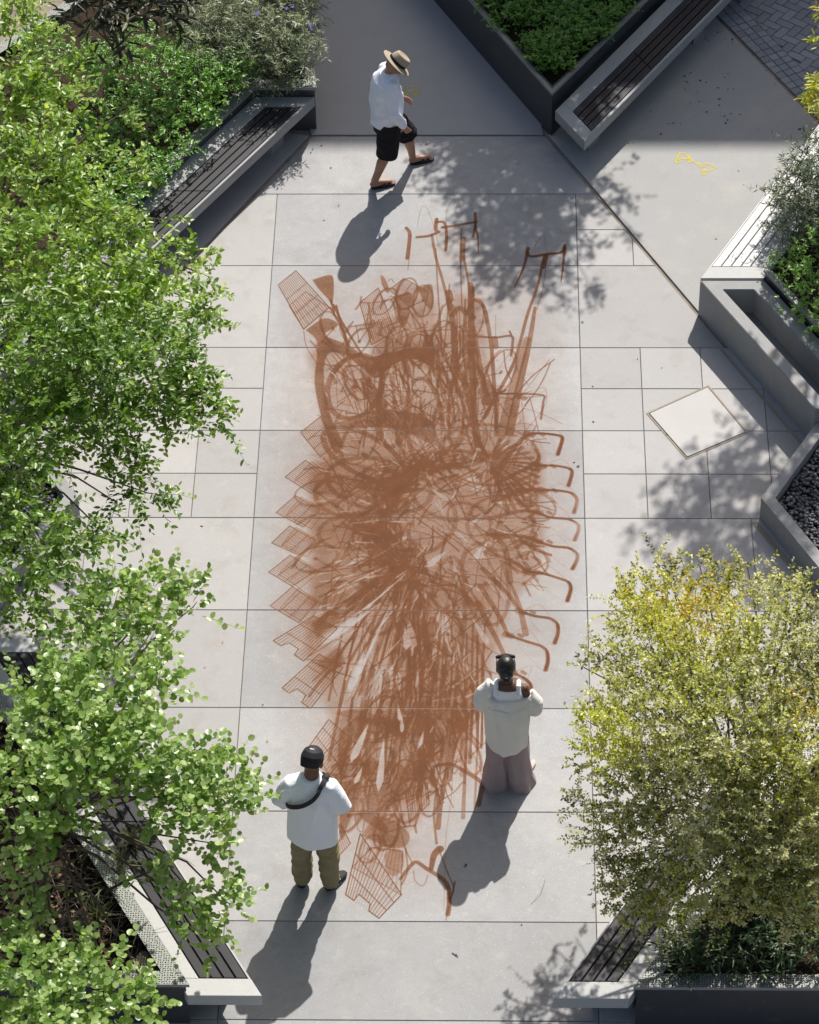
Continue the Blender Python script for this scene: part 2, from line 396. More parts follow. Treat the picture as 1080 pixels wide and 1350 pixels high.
PB = [(1.33, .97), (5.1, 6.86), (4.5, 8), (-2.4, 8)]
PC = [(3.43, -1.85), (4.50, -3.77), (8, -3.77), (8, 2.6), (5.87, 2.6)]
PF = [(-1.80, -10.66), (-9, -10.66), (-9, -6.4), (-4.28, -6.4)]
PG = [(1.87, -10.66), (4.45, -6.4), (9, -6.4), (9, -10.66)]
planter('planter', PA, .57, 'charcoal raised planter behind the bench at the upper left, filled with a bright hedge')
planter('planter', PB, .60, 'dark wedge-shaped raised planter at the top, filled with green ground cover', rim=.02)
planter('planter', PC, .55, 'raised planter behind the pale bench at the right edge', rim=.05)
planter('planter', PF, .55, 'raised planter at the lower left holding the round-leaved tree and leaf litter', soil=-.22)
planter('planter', PG, .55, 'raised planter at the lower right under the small-leaved olive tree')
# cast basin (dry trough)
def trough(poly, inner, h, label, floor, name='trough'):
    poly = ccw(poly); inner = ccw(inner); c = np.mean(poly, 0); t = empty(name, (c[0], c[1], 0), label, 'trough')
    V, F = [], []; ring(poly, inner, -.02, h, V, F)
    o = mobj('basin_wall', V, F, M_conc_d, t)
    bm = bmesh.new(); bm.from_mesh(o.data); bmesh.ops.bevel(bm, geom=[e for e in bm.edges if all(abs(v.co.z - h) < 1e-4 for v in e.verts)], offset=.006, segments=2, affect='EDGES'); bm.to_mesh(o.data); bm.free()
    V, F = prism(inset(inner, .001), -.02, floor); mobj('basin_floor', V, F, M_water, t)
    return t
def ringmatch(o, i): return o, i
DT = [(2.78, -1.895), (3.42, -1.895), (4.46, -3.765), (3.80, -3.765)]; DI = [(3.0, -2.03), (3.31, -2.03), (4.22, -3.66), (3.90, -3.66)]
trough(DT, DI, .45, 'empty grey concrete trough against the right-hand planter', .14)
trough([(-x - .1, y) for x, y in DT], [(-x - .1, y) for x, y in DI], .45, 'empty grey concrete trough half hidden behind the left tree', .14)
def pebble_bed(sg, label):
    P = [(3.82, -3.78), (3.23, -4.80), (3.98, -6.22), (5.6, -6.22), (5.6, -3.78)]
    P = [(sg * x, y) for x, y in P]; c = np.mean(P, 0)
    t = empty('pebble_planter', (c[0], c[1], 0), label, 'planter')
    o_, i_ = ccw(P), inset(P, .115); V, F = [], []; ring(o_, i_, -.02, .28, V, F); mobj('wall', V, F, M_conc_d, t)
    V, F = prism(inset(P, .116), -.02, .15); mobj('soil', V, F, M_soil, t)
    # pebbles as one mass
    base, bf = [], []
    bm = bmesh.new(); bmesh.ops.create_icosphere(bm, subdivisions=1, radius=1); bv = np.array([v.co[:] for v in bm.verts]); bfc = [tuple(v.index for v in f.verts) for f in bm.faces]; bm.free()
    N = 1500; V = []; F = []; xs = [p[0] for p in i_]; ys = [p[1] for p in i_]; k = 0; tries = 0
    ii = inset(P, .14)
    while k < N and tries < 20000:
        tries += 1; x, y = random.uniform(min(xs), max(xs)), random.uniform(min(ys), max(ys))
        U = seen((x, y, .2))
        if not (-60 < U[0] < 1130): continue
        if any((ii[(q + 1) % 5][0] - ii[q][0]) * (y - ii[q][1]) - (ii[(q + 1) % 5][1] - ii[q][1]) * (x - ii[q][0]) < 0 for q in range(5)): continue
        s = random.uniform(.013, .029); R = Matrix.Rotation(random.uniform(0, 6.3), 3, 'Z') @ Matrix.Rotation(random.uniform(-.5, .5), 3, 'X')
        R = np.array(R); vv = (bv * np.array([s * random.uniform(1, 1.5), s, s * .62])) @ R.T + np.array([x, y, .165 + random.uniform(0, .03)])
        b = len(V); V += [tuple(q) for q in vv]; F += [tuple(b + a for a in f) for f in bfc]; k += 1
    mobj('pebbles', V, F, M_pebble, t, smooth=True, kind='stuff')
pebble_bed(1, 'low grey planter bed of dark pebbles at the right edge')
pebble_bed(-1, 'low grey planter bed of dark pebbles mostly hidden under the left tree')

# ------------------------------------------------------------------ benches
def bench(P0, d, L, wv, label, t0=.03, t1=.70, ends=(.2, .2), splits=(1.65,), slatm=None, conc=None, skew=False):
    P0 = np.array(P0, float); d = np.array(d, float); d /= np.linalg.norm(d); wv = np.array(wv, float)
    slatm = slatm or M_slat; conc = conc or M_conc
    q = lambda s, t: tuple(P0 + d * s + wv * t)
    t = empty('bench', (*P0, 0), label, 'bench', 'slatted concrete benches around the square')
    V, F = prism([q(0, 0), q(L, 0), q(L, 1), q(0, 1)], .325, .412, .004); mobj('seat_slab', V, F, conc, t)
    for a, b, c, e in ((0, ends[0], 0, 1), (L - ends[1], L, 0, 1), (ends[0], L - ends[1], t1, 1)):
        V, F = prism([q(a, c), q(b, c), q(b, e), q(a, e)], .4125, .45, .003); mobj('border', V, F, conc, t)
    V, F = prism([q(ends[0] + .002, 0.0), q(L - ends[1] - .002, 0.0), q(L - ends[1] - .002, t0), q(ends[0] + .002, t0)], .4125, .444, .002); mobj('front_lip', V, F, slatm if slatm is M_slat_pale else conc, t)
    cuts = [ends[0] + .006] + [ends[0] + s for s in splits if ends[0] + s < L - ends[1] - .2] + [L - ends[1] - .006]
    n = 4; tw = (t1 - t0 - .012) / n
    for a, b in zip(cuts[:-1], cuts[1:]):
        for k in range(n):
            ta = t0 + .012 + tw * k; tb = ta + tw - .022
            V, F = prism([q(a + .003, ta), q(b - .003, ta), q(b - .003, tb), q(a + .003, tb)], .416, .448, .004); mobj('slat', V, F, slatm, t)
    k = max(2, int(L / 1.6))
    for i in range(k):
        s = .28 + (L - .8) * i / (k - 1)
        V, F = prism([q(s, .3), q(s + .22, .3), q(s + .22, .85), q(s, .85)], 0, .3245); mobj('pedestal', V, F, M_conc_d, t)
    return t
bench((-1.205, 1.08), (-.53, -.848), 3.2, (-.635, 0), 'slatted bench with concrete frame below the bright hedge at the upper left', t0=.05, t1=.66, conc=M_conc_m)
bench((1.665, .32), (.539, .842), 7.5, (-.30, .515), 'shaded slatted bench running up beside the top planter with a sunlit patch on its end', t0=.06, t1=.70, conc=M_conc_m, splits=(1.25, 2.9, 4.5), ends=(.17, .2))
bench((2.785, -1.86), (.482, .876), 5.0, (.63, 0), 'sun-bleached pale slatted bench at the right edge above the trough', t0=.02, t1=.66, splits=(1.45, 3.0), slatm=M_slat_pale)
bench((-1.18, -10.71), (-.5, .866), 4.55, (-.61, 0), 'slatted bench with pale concrete border at the lower left under the round-leaved tree', splits=(1.9,))
bench((1.19, -10.72), (.52, .854), 4.5, (.61, 0), 'dark slatted bench at the lower right partly under the olive tree', splits=(1.9,))
bench((-5.6, .75), (.66, .75), 3.2, (.5, -.42), 'pale bench glimpsed through leaves at the far upper left', slatm=M_slat_pale)

# ------------------------------------------------------------------ floor painting of overlapping bicycles (flat print)
class Canvas:
    def __init__(s, x0, x1, y0, y1, res):
        s.x0, s.y0, s.res = x0, y0, res; s.w = int((x1 - x0) / res); s.h = int((y1 - y0) / res); s.x1 = x0 + s.w * res; s.y1 = y0 + s.h * res
        s.D = np.zeros((s.h, s.w), np.float32)
    def _cov(s, P0, P1, r0, r1, soft):
        a = (np.array(P0) - (s.x0, s.y0)) / s.res; b = (np.array(P1) - (s.x0, s.y0)) / s.res; r0 /= s.res; r1 /= s.res; soft = max(soft / s.res, .55)
        R = max(r0, r1) + soft + 1
        xa, xb = int(max(0, min(a[0], b[0]) - R)), int(min(s.w, max(a[0], b[0]) + R + 1)); ya, yb = int(max(0, min(a[1], b[1]) - R)), int(min(s.h, max(a[1], b[1]) + R + 1))
        if xa >= xb or ya >= yb: return None
        yy, xx = np.mgrid[ya:yb, xa:xb].astype(np.float32); xx += .5; yy += .5
        d = b - a; LL = max(d @ d, 1e-6); t = np.clip(((xx - a[0]) * d[0] + (yy - a[1]) * d[1]) / LL, 0, 1)
        dist = np.hypot(xx - a[0] - t * d[0], yy - a[1] - t * d[1]); r = r0 + (r1 - r0) * t
        return (slice(ya, yb), slice(xa, xb)), np.clip((r - dist) / (2 * soft) + .5, 0, 1) * np.clip(r / .5, .25, 1)
    def path(s, pts, r, a, r2=None, soft=.002, neg=False):
        """one polyline laid down at opacity a (no build-up at its own bends)"""
        n = len(pts) - 1; r2 = r if r2 is None else r2; T = None; segs = []
        for i in range(n):
            ra = r + (r2 - r) * i / n; rb = r + (r2 - r) * (i + 1) / n
            c = s._cov(pts[i], pts[i + 1], ra, rb, soft)
            if c: segs.append(c)
        if not segs: return
        ya = min(c[0][0].start for c in segs); yb = max(c[0][0].stop for c in segs); xa = min(c[0][1].start for c in segs); xb = max(c[0][1].stop for c in segs)
        T = np.zeros((yb - ya, xb - xa), np.float32)
        for (sy, sx), v in segs:
            sub = T[sy.start - ya:sy.stop - ya, sx.start - xa:sx.stop - xa]; np.maximum(sub, v, out=sub)
        D = s.D[ya:yb, xa:xb]
        if neg: D *= 1 - a * T
        else: D += (1 - D) * a * T
    def fill(s, pts, a, soft=.003, neg=False):
        P = (np.array(pts) - (s.x0, s.y0)) / s.res; so = max(soft / s.res, .55); pad = so * 2 + 2
        xa, xb = int(max(0, P[:, 0].min() - pad)), int(min(s.w, P[:, 0].max() + pad)); ya, yb = int(max(0, P[:, 1].min() - pad)), int(min(s.h, P[:, 1].max() + pad))
        if xa >= xb or ya >= yb: return
        yy, xx = np.mgrid[ya:yb, xa:xb].astype(np.float32); ins = np.zeros(xx.shape, bool); dm = np.full(xx.shape, 1e9, np.float32)
        for i in range(len(P)):
            a_, b_ = P[i], P[(i + 1) % len(P)]; d = b_ - a_; LL = max(d @ d, 1e-6)
            t = np.clip(((xx - a_[0]) * d[0] + (yy - a_[1]) * d[1]) / LL, 0, 1); dm = np.minimum(dm, np.hypot(xx - a_[0] - t * d[0], yy - a_[1] - t * d[1]))
            c = ((a_[1] > yy) != (b_[1] > yy)) & (xx < (b_[0] - a_[0]) * (yy - a_[1]) / (b_[1] - a_[1] + 1e-9) + a_[0]); ins ^= c
        v = np.clip(np.where(ins, dm, -dm) / (2 * so) + .5, 0, 1) * a; D = s.D[ya:yb, xa:xb]
        if neg: D *= 1 - v
        else: D += (1 - D) * v
def vnoise(h, w, cell, rng, cellx=None):
    cellx = cellx or cell; gh, gw = int(h / cell) + 3, int(w / cellx) + 3; g = rng.random((gh, gw)).astype(np.float32)
    y = np.arange(h) / cell; x = np.arange(w) / cellx; yi = y.astype(int); xi = x.astype(int); fy = (y - yi)[:, None]; fx = (x - xi)[None]; fy = fy * fy * (3 - 2 * fy); fx = fx * fx * (3 - 2 * fx)
    A = g[yi][:, xi]; B = g[yi][:, xi + 1]; C = g[yi + 1][:, xi]; Dd = g[yi + 1][:, xi + 1]
    return (A * (1 - fx) + B * fx) * (1 - fy) + (C * (1 - fx) + Dd * fx) * fy
def paint_sheet(name, cvs, col_nodes, z, cell, label, cat, thr=.004, rough=.75):
    """cut the printed sheet to where there is paint, map the print onto it"""
    D = cvs.D; img = bpy.data.images.new(name, cvs.w, cvs.h, alpha=True, float_buffer=False); img.colorspace_settings.name = 'Non-Color'
    px = np.ones((cvs.h, cvs.w, 4), np.float32); px[..., 0] = px[..., 1] = px[..., 2] = D; img.pixels.foreach_set(px.ravel()); img.update(); img.pack()
    k = int(cell / cvs.res); V = []; F = []; idx = {}; uv = []
    for j in range(0, cvs.h, k):
        for i in range(0, cvs.w, k):
            if D[j:j + k, i:i + k].max() < thr: continue
            f = []
            for a, b in ((i, j), (min(i + k, cvs.w), j), (min(i + k, cvs.w), min(j + k, cvs.h)), (i, min(j + k, cvs.h))):
                if (a, b) not in idx: idx[(a, b)] = len(V); V.append((cvs.x0 + a * cvs.res, cvs.y0 + b * cvs.res, z)); uv.append((a / cvs.w, b / cvs.h))
                f.append(idx[(a, b)])
            F.append(tuple(f))
    M = bpy.data.materials.new(name + '_print'); M.use_nodes = True; n = M.node_tree.nodes; L = M.node_tree.links; b = n['Principled BSDF']
    b.inputs['Roughness'].default_value = rough; b.inputs['Specular IOR Level'].default_value = .2
    ti = n.new('ShaderNodeTexImage'); ti.image = img; ti.interpolation = 'Linear'; ti.extension = 'EXTEND'
    uvn = n.new('ShaderNodeUVMap'); uvn.uv_map = 'UVMap'; L.new(uvn.outputs[0], ti.inputs[0]); col_nodes(n, L, b, ti.outputs[0])
    me = mesh(name, V, F, M); ul = me.uv_layers.new(name='UVMap'); vi = np.zeros(len(me.loops), np.int32); me.loops.foreach_get('vertex_index', vi)
    ul.data.foreach_set('uv', np.array(uv, np.float32)[vi].ravel())
    o = bpy.data.objects.new(name, me); lk(o); tag(o, label, cat); return o
cv_ = Canvas(-1.62, 1.60, -9.75, .12, .005)
def g2(u, v): p = G(u, v); return (p[0], p[1])
def crop(ox, oy, s): return lambda pts: [g2(ox + x / s, oy + y / s) for x, y in pts]
C0 = crop(0, 0, 1); C4 = crop(350, 250, 3.859); C5 = crop(550, 250, 3.857); C6 = crop(350, 560, 3.373); C7 = crop(560, 560, 3.373); C8 = crop(400, 920, 3.857)
def curve(pts, n=8):
    """Catmull-Rom through the points"""
    P = [np.array(p, float) for p in pts]; P = [2 * P[0] - P[1]] + P + [2 * P[-1] - P[-2]]; out = []
    for i in range(1, len(P) - 2):
        for k in range(n):
            t = k / n; out.append(tuple(.5 * ((2 * P[i]) + (-P[i - 1] + P[i + 1]) * t + (2 * P[i - 1] - 5 * P[i] + 4 * P[i + 1] - P[i + 2]) * t * t + (-P[i - 1] + 3 * P[i] - 3 * P[i + 1] + P[i + 2]) * t ** 3)))
    return out + [tuple(P[-2])]
pr = random.Random(5); nr = np.random.default_rng(3)
def lerp(a, b, t): return (a[0] + (b[0] - a[0]) * t, a[1] + (b[1] - a[1]) * t)
def basket(P, f, a=.55, n=13, cross=2, notch=False, r=.0045, fillp=.06):
    a = min(.9, a * 1.4); P = f(P); A, B, Cc, Dd = P[:4]      # A-B near rim, D-C far rim; wires run A->D
    cv_.fill([A, B, Cc, Dd], fillp)
    for i in range(n + 1):
        t = i / n; cv_.path([lerp(A, B, t), lerp(Dd, Cc, t)], .0028, a * .9)
    for j in range(1, cross + 1):
        t = j / (cross + 1); cv_.path([lerp(A, Dd, t), lerp(B, Cc, t)], .0035, a)
    if notch:
        q0, q1, q2, q3 = lerp(A, B, .25), lerp(A, B, .7), lerp(lerp(A, B, .64), lerp(Dd, Cc, .64), .16), lerp(lerp(A, B, .32), lerp(Dd, Cc, .32), .16)
        cv_.fill([q0, q1, q2, q3], .75, neg=True); cv_.path([A, q0, q3, q2, q1, B, Cc, Dd, A], r, a)
    else: cv_.path([A, B, Cc, Dd, A], r, a)
def paint_bikes():
    base = [(405, 470), (425, 445), (480, 475), (505, 448), (575, 450), (600, 385), (635, 395), (650, 505), (690, 545), (716, 600), (716, 700), (704, 760), (672, 800), (650, 870), (625, 960), (600, 985), (578, 1040), (560, 1075), (520, 1110), (500, 1120), (470, 1080), (440, 1110), (428, 1050), (440, 960), (425, 925), (402, 860), (408, 780), (408, 640), (432, 590), (420, 520)]
    cv_.fill(C0(base), .27, .05)
    core = [(415, 600), (470, 560), (560, 520), (640, 555), (700, 600), (712, 690), (690, 750), (600, 800), (540, 860), (480, 830), (412, 790)]
    cv_.fill(C0(core), .16, .12)
    # outer tint of overspray
    cv_.fill(C0([(390, 380), (600, 300), (730, 380), (760, 560), (770, 740), (720, 860), (640, 1060), (560, 1180), (470, 1180), (400, 1010), (360, 860), (350, 640), (370, 480)]), .10, .22)
    for pz, a_ in (([(555, 790), (640, 790), (640, 900), (615, 985), (560, 1000), (500, 960), (520, 860)], .25), ([(475, 430), (575, 400), (580, 470), (500, 480)], .35), ([(440, 940), (620, 930), (600, 1010), (540, 1060), (470, 1070), (445, 1010)], .25), ([(412, 600), (520, 620), (560, 740), (470, 800), (412, 800)], .22)): cv_.fill(C0(pz), a_, .05)
    # radial strokes round the two hubs
    h1 = (648, 612); h2 = (545, 742); h3 = (590, 650)
    for k in range(26):
        an = pr.uniform(0, 2 * math.pi); r0, r1 = pr.uniform(8, 30), pr.uniform(45, 100); bend = pr.uniform(-.5, .5)
        pts = [(h1[0] + math.cos(an + bend * t) * (r0 + (r1 - r0) * t), h1[1] + .74 * math.sin(an + bend * t) * (r0 + (r1 - r0) * t)) for t in np.linspace(0, 1, 7)]
        cv_.path(C0(pts), pr.uniform(.006, .02), pr.uniform(.25, .5), pr.uniform(.006, .018), soft=.002)
    for k in range(64):
        an = pr.uniform(math.radians(75), math.radians(215)); r0, r1 = pr.uniform(5, 60), pr.uniform(90, 215)
        x1, y1 = h2[0] + math.cos(an) * r1 * .68, h2[1] + math.sin(an) * r1
        if x1 < 405: 
            f = (h2[0] - 405) / (h2[0] - x1); x1 = 405; y1 = h2[1] + (y1 - h2[1]) * f
        cv_.path(C0([(h2[0] + math.cos(an) * r0, h2[1] + math.sin(an) * r0), (x1 + pr.uniform(-8, 8), y1)]), pr.uniform(.004, .012), pr.uniform(.35, .6), pr.uniform(.005, .022), soft=.002)
    # wheels: thick elliptical tyres with spokes, heaped round the fan
    def wheel(u, v, rx, ry, rot, th, a, sp=12):
        c, s = math.cos(rot), math.sin(rot)
        E = [(u + c * rx * math.cos(t) - s * ry * math.sin(t), v + s * rx * math.cos(t) + c * ry * math.sin(t)) for t in np.linspace(0, 2 * math.pi, 33)]
        cv_.path(C0(E), th, a, soft=.003)
        for i in range(sp):
            t = 2 * math.pi * i / sp + rot; t2 = t + .3
            cv_.path(C0([(u, v), (u + c * rx * math.cos(t2) - s * ry * math.sin(t2), v + s * rx * math.cos(t2) + c * ry * math.sin(t2))]), .0028, a * .8)
        cv_.path(C0([(u, v), (u + 1, v)]), .03, a)
    for args in ((468, 510, 34, 44, .5, .03, .55), (520, 530, 20, 60, .1, .028, .5), (560, 560, 24, 62, -.1, .024, .45), (610, 520, 16, 70, .15, .02, .4), (480, 600, 60, 26, .5, .028, .5), (500, 640, 70, 34, .2, .026, .4), (455, 655, 40, 26, .2, .022, .45),
                 (540, 690, 62, 44, -.2, .024, .4), (600, 640, 60, 46, .1, .024, .4), (470, 700, 50, 24, -.1, .022, .4), (520, 780, 30, 62, .5, .022, .4), (590, 800, 24, 66, .1, .022, .35), (640, 770, 30, 55, -.2, .02, .35),
                 (560, 880, 16, 66, .15, .02, .38), (520, 920, 14, 60, .35, .022, .4), (600, 900, 14, 60, -.05, .018, .35), (480, 770, 62, 22, -.6, .024, .42), (660, 690, 44, 36, 0, .02, .4), (645, 600, 66, 40, .1, .018, .4)):
        wheel(*args)
    # frames: long tapering bars from the hubs out to bars and seats
    for k in range(60):
        u, v = pr.uniform(425, 700), pr.uniform(540, 980)
        if v > 800 and (u > 650 - (v - 800) * .25 or u < 440 + (v - 850) * .1): continue
        an = math.atan2(v - h3[1], (u - h3[0]) * 1.5) + pr.uniform(-.5, .5); l = pr.uniform(30, 90)
        p = [(u, v), (u + math.cos(an + .15) * l * .35, v + math.sin(an + .15) * l * .5), (u + math.cos(an) * l * .7, v + math.sin(an) * l)]
        cv_.path(C0(curve(p, 4)), pr.uniform(.005, .016), pr.uniform(.3, .6), pr.uniform(.005, .016), soft=.002)
    # lower tail: vertical strokes
    for k in range(48):
        u = pr.uniform(455, 640); v = pr.uniform(800, 960); l = pr.uniform(60, 150); sl_ = (u - 560) * .0012 + pr.uniform(-.05, .05)
        cv_.path(C0([(u, v), (u + sl_ * l - 10 * (l / 100), v + l)]), pr.uniform(.004, .013), pr.uniform(.3, .6), pr.uniform(.005, .02), soft=.002)
    for k in range(26):
        u = pr.uniform(480, 640); v = pr.uniform(470, 560); l = pr.uniform(60, 140)
        cv_.path(C0([(u, v), (u + pr.uniform(-25, 25), v - l * .5), (u + pr.uniform(-15, 25), v - l * pr.uniform(.5, .6))]), pr.uniform(.008, .025), pr.uniform(.25, .5), .008, soft=.003)
    def sliver(a, b, r, al):
        d = np.array(b, float) - np.array(a, float); L = np.linalg.norm(d); nrm_ = np.array([-d[1], d[0]]) / L * r; a = np.array(a, float)
        cv_.fill([tuple(a), tuple(a + d * .45 + nrm_ * .75), tuple(a + d * .8 + nrm_), tuple(a + d), tuple(a + d * .85 - nrm_ * .8), tuple(a + d * .4 - nrm_ * .6)], al, .004, neg=True)
    # light slivers left unpainted between the bars
    for a, b, r in (((640, 650), (430, 830), 7), ((500, 800), (240, 980), 22), ((400, 850), (250, 960), 20), ((560, 790), (360, 1230), 9), ((600, 780), (480, 940), 8), ((640, 870), (640, 1010), 34), ((440, 1000), (370, 1190), 22), ((700, 690), (650, 800), 16),
                    ((330, 640), (450, 590), 8), ((300, 690), (400, 660), 14), ((350, 720), (520, 640), 9), ((600, 500), (650, 520), 24), ((530, 440), (570, 490), 13), ((370, 620), (430, 590), 14), ((280, 770), (420, 700), 11), ((500, 1240), (520, 1080), 9), ((600, 1240), (590, 1100), 14), ((560, 1230), (560, 1060), 10)):
        sliver(*C6([a, b]), r / 3.373 / 145, .6)
    for a, b, r in (((360, 300), (230, 420), 8), ((340, 340), (340, 350), 50), ((200, 290), (250, 285), 22), ((180, 240), (220, 245), 22), ((280, 520), (230, 590), 24), ((100, 560), (20, 620), 20), ((420, 100), (480, 60), 14), ((350, 480), (410, 500), 22), ((60, 900), (40, 1030), 12), ((210, 860), (270, 960), 16),
                    ((90, 820), (100, 950), 16), ((160, 700), (250, 740), 10), ((20, 280), (90, 330), 14), ((60, 200), (30, 130), 16), ((130, 110), (150, 160), 14)):
        sliver(*C7([a, lerp(a, b, 1.25)]), r / 3.373 / 145, .6)
    for k in range(70):
        u, v = pr.uniform(425, 705), pr.uniform(560, 1040)
        if v > 800 and (u > 655 - (v - 800) * .25 or u < 420 + (v - 800) * .2): continue
        an = math.atan2(v - 690, (u - 590) * 1.4) + pr.uniform(-.3, .3) + (pr.random() < .25) * 1.2; l = pr.uniform(6, 26)
        cv_.path(C0([(u - math.cos(an) * l, v - math.sin(an) * l), (u, v), (u + math.cos(an) * l, v + math.sin(an) * l)]), pr.uniform(.002, .005), pr.uniform(.3, .6), pr.uniform(.004, .012), neg=True, soft=.003)
    for k in range(480):
        u, v = pr.uniform(425, 710), pr.uniform(470, 1060)
        if v > 780 and (u > 660 - (v - 800) * .25 or u < 425 + (v - 800) * .15): continue
        an = math.atan2(v - 690, (u - 590) * 1.4) + pr.uniform(-1.2, 1.2); l = pr.uniform(8, 40)
        cv_.path(C0(curve([(u - math.cos(an) * l, v - math.sin(an) * l), (u + pr.uniform(-4, 4), v + pr.uniform(-4, 4)), (u + math.cos(an) * l, v + math.sin(an) * l)], 4)), pr.uniform(.0018, .007), pr.uniform(.4, .75), soft=.0015)
    # whole bicycles swung round the fan: two tyres, mudguards, frame, fork, chain wheel, saddle
    def bike(u, v, an, L, a, sq):
        c, s_ = math.cos(an), math.sin(an)
        def T_(x, y): x *= L; y *= L * sq; return (u + c * x - s_ * y, v + (s_ * x + c * y) * .80)
        W = lambda cx, cy, r, k0=0, k1=6.2832, n=26: [T_(cx + r * math.cos(t), cy + r * math.sin(t)) for t in np.linspace(k0, k1, n)]
        for cx in (-.30, .32):
            cv_.path(C0(W(cx, 0, .20)), .011, a, soft=.0015); cv_.path(C0(W(cx, 0, .222, 3.4, 5.6, 10)), .012, a * .8, soft=.0015)
            for i in range(14):
                t = 6.2832 * i / 14; cv_.path(C0([T_(cx, 0), T_(cx + .2 * math.cos(t), .2 * math.sin(t))]), .0016, a * .8)
            cv_.path(C0([T_(cx, 0), T_(cx + .01, 0)]), .018, a, soft=.002)
        st, hd_, bb, sd, rw, fw_ = (-.12, -.26), (.22, -.30), (-.02, .02), (-.16, -.36), (-.30, 0), (.32, 0)
        for p_, q_, r_ in ((hd_, bb, .012), (bb, st, .010), (st, rw, .006), (bb, rw, .007), (hd_, fw_, .009), (st, sd, .009), (hd_, (.19, -.46), .009), ((.20, -.25), (-.04, -.08), .008)):
            cv_.path(C0([T_(*p_), T_(*q_)]), r_, a, soft=.0015)
        cv_.path(C0([T_(.26, -.52), T_(.19, -.46), T_(.08, -.47)]), .011, a, soft=.0015); cv_.path(C0([T_(-.24, -.375), T_(-.16, -.385), T_(-.08, -.37)]), .022, a, .008, soft=.003)
        cv_.path(C0(W(-.02, .02, .055, n=14)), .006, a, soft=.0015); cv_.path(C0([T_(-.02, .02), T_(.03, .12), T_(.07, .12)]), .008, a, soft=.0015)
        cv_.path(C0(curve([T_(.19, -.46), T_(.30, -.34), T_(.24, -.1)], 5)), .0018, a * .7)
    for k in range(17):
        t = k / 16; an = math.radians(-78 + 150 * t); r = 62 + 18 * math.sin(t * 3.14)
        bike(575 - math.cos(an) * r * .9 + pr.uniform(-6, 6), 690 + math.sin(-an) * -r * 1.25 + pr.uniform(-10, 10), -an * .9 + math.radians(100), pr.uniform(150, 190), pr.uniform(.30, .48), pr.uniform(.35, .6))
    for u, v, an, L, sq in ((492, 540, -1.25, 190, .55), (548, 520, -1.5, 200, .5), (590, 510, -1.6, 210, .45), (640, 540, -1.25, 200, .45), (650, 650, .4, 170, .7), (655, 710, .7, 160, .7), (470, 640, 2.9, 160, .6), (460, 720, 2.7, 150, .6), (520, 900, 1.9, 200, .5), (565, 930, 1.6, 210, .5), (480, 980, 2.0, 190, .5), (600, 880, 1.4, 190, .5), (545, 1010, 1.7, 180, .5)):
        bike(u, v, an, L, .42, sq)
    for u, v, an, L, sq, a in ((490, 425, -1.1, 120, .5, .5), (530, 420, -1.4, 130, .5, .5), (555, 430, -1.5, 130, .5, .45), (455, 470, -1.9, 150, .45, .45), (480, 1040, 2.0, 150, .5, .5), (520, 1060, 1.8, 150, .5, .5), (450, 1010, 2.2, 140, .5, .5), (560, 1010, 1.5, 160, .4, .5), (500, 1090, 1.9, 120, .5, .4), (610, 960, 1.35, 150, .4, .4), (590, 470, -1.55, 170, .35, .45), (620, 460, -1.45, 160, .35, .4)):
        bike(u, v, an, L, a, sq)
    for k in range(220):
        u, v = pr.uniform(425, 705), pr.uniform(500, 1040)
        if v > 800 and (u > 645 - (v - 800) * .25 or u < 430 + (v - 800) * .2): continue
        an = math.atan2(v - 690, (u - 590) * 1.4) + pr.uniform(-.35, .35); l = pr.uniform(10, 30); sliver(*C0([(u, v), (u + math.cos(an) * l, v + math.sin(an) * l)]), pr.uniform(.004, .016), pr.uniform(.35, .65))
    for a, b, r in (((560, 790), (380, 1180), 9), ((640, 650), (430, 830), 7), ((480, 820), (250, 980), 16), ((390, 860), (250, 965), 14), ((620, 900), (630, 1000), 22), ((440, 1020), (370, 1180), 14)):
        sliver(*C6([a, b]), r / 3.373 / 145, .6)
    # ---- baskets down the left side
    for w4 in ([(345, 585), (400, 690), (505, 860)], [(360, 590), (390, 700), (425, 790)], [(330, 600), (380, 690), (420, 800)], [(330, 560), (345, 600), (350, 640)]): cv_.path(C4(curve(w4, 4)), .012, .7, soft=.002)
    for w4 in ([(195, 720), (210, 800), (260, 880)], [(385, 670), (380, 720), (425, 800)], [(620, 470), (640, 455), (655, 475)], [(545, 840), (560, 800), (600, 850)], [(300, 840), (380, 980), (470, 1160)], [(340, 840), (430, 960), (560, 1080)], [(310, 920), (420, 850)], [(330, 1000), (470, 910)], [(370, 1080), (520, 990)], [(740, 620), (700, 700), (848, 760)], [(555, 800), (700, 720), (830, 700)]): cv_.path(C4(curve(w4, 5)), .004, .65, soft=.0015)
    basket([(65, 485), (155, 412), (325, 600), (195, 710)], C4, .6); basket([(120, 590), (205, 520), (325, 600), (195, 710)], C4, .4, 5)
    basket([(480, 575), (575, 500), (660, 720), (540, 790)], C4, .55); basket([(630, 510), (705, 452), (830, 520), (800, 650)], C4, .55)
    basket([(640, 540), (500, 680), (560, 780), (740, 700)], C4, .3, 8)
    basket([(180, 1235), (280, 1155), (370, 1290), (280, 1360)], C4, .55)
    for p in ([(88, 232), (178, 158), (290, 238), (205, 305)], [(48, 390), (133, 315), (245, 378), (170, 455)], [(28, 525), (108, 450), (225, 515), (150, 580)], [(15, 655), (110, 580), (225, 650), (120, 718)], [(22, 805), (120, 720), (230, 790), (150, 880)]):
        basket(p, C6, .5, 14, 2); q = [(x + 45 * k1, y + 10 * k1) for (x, y), k1 in zip(p, (1, .6, .4, .8))]; basket(q, C6, .28, 9, 1, fillp=.05)
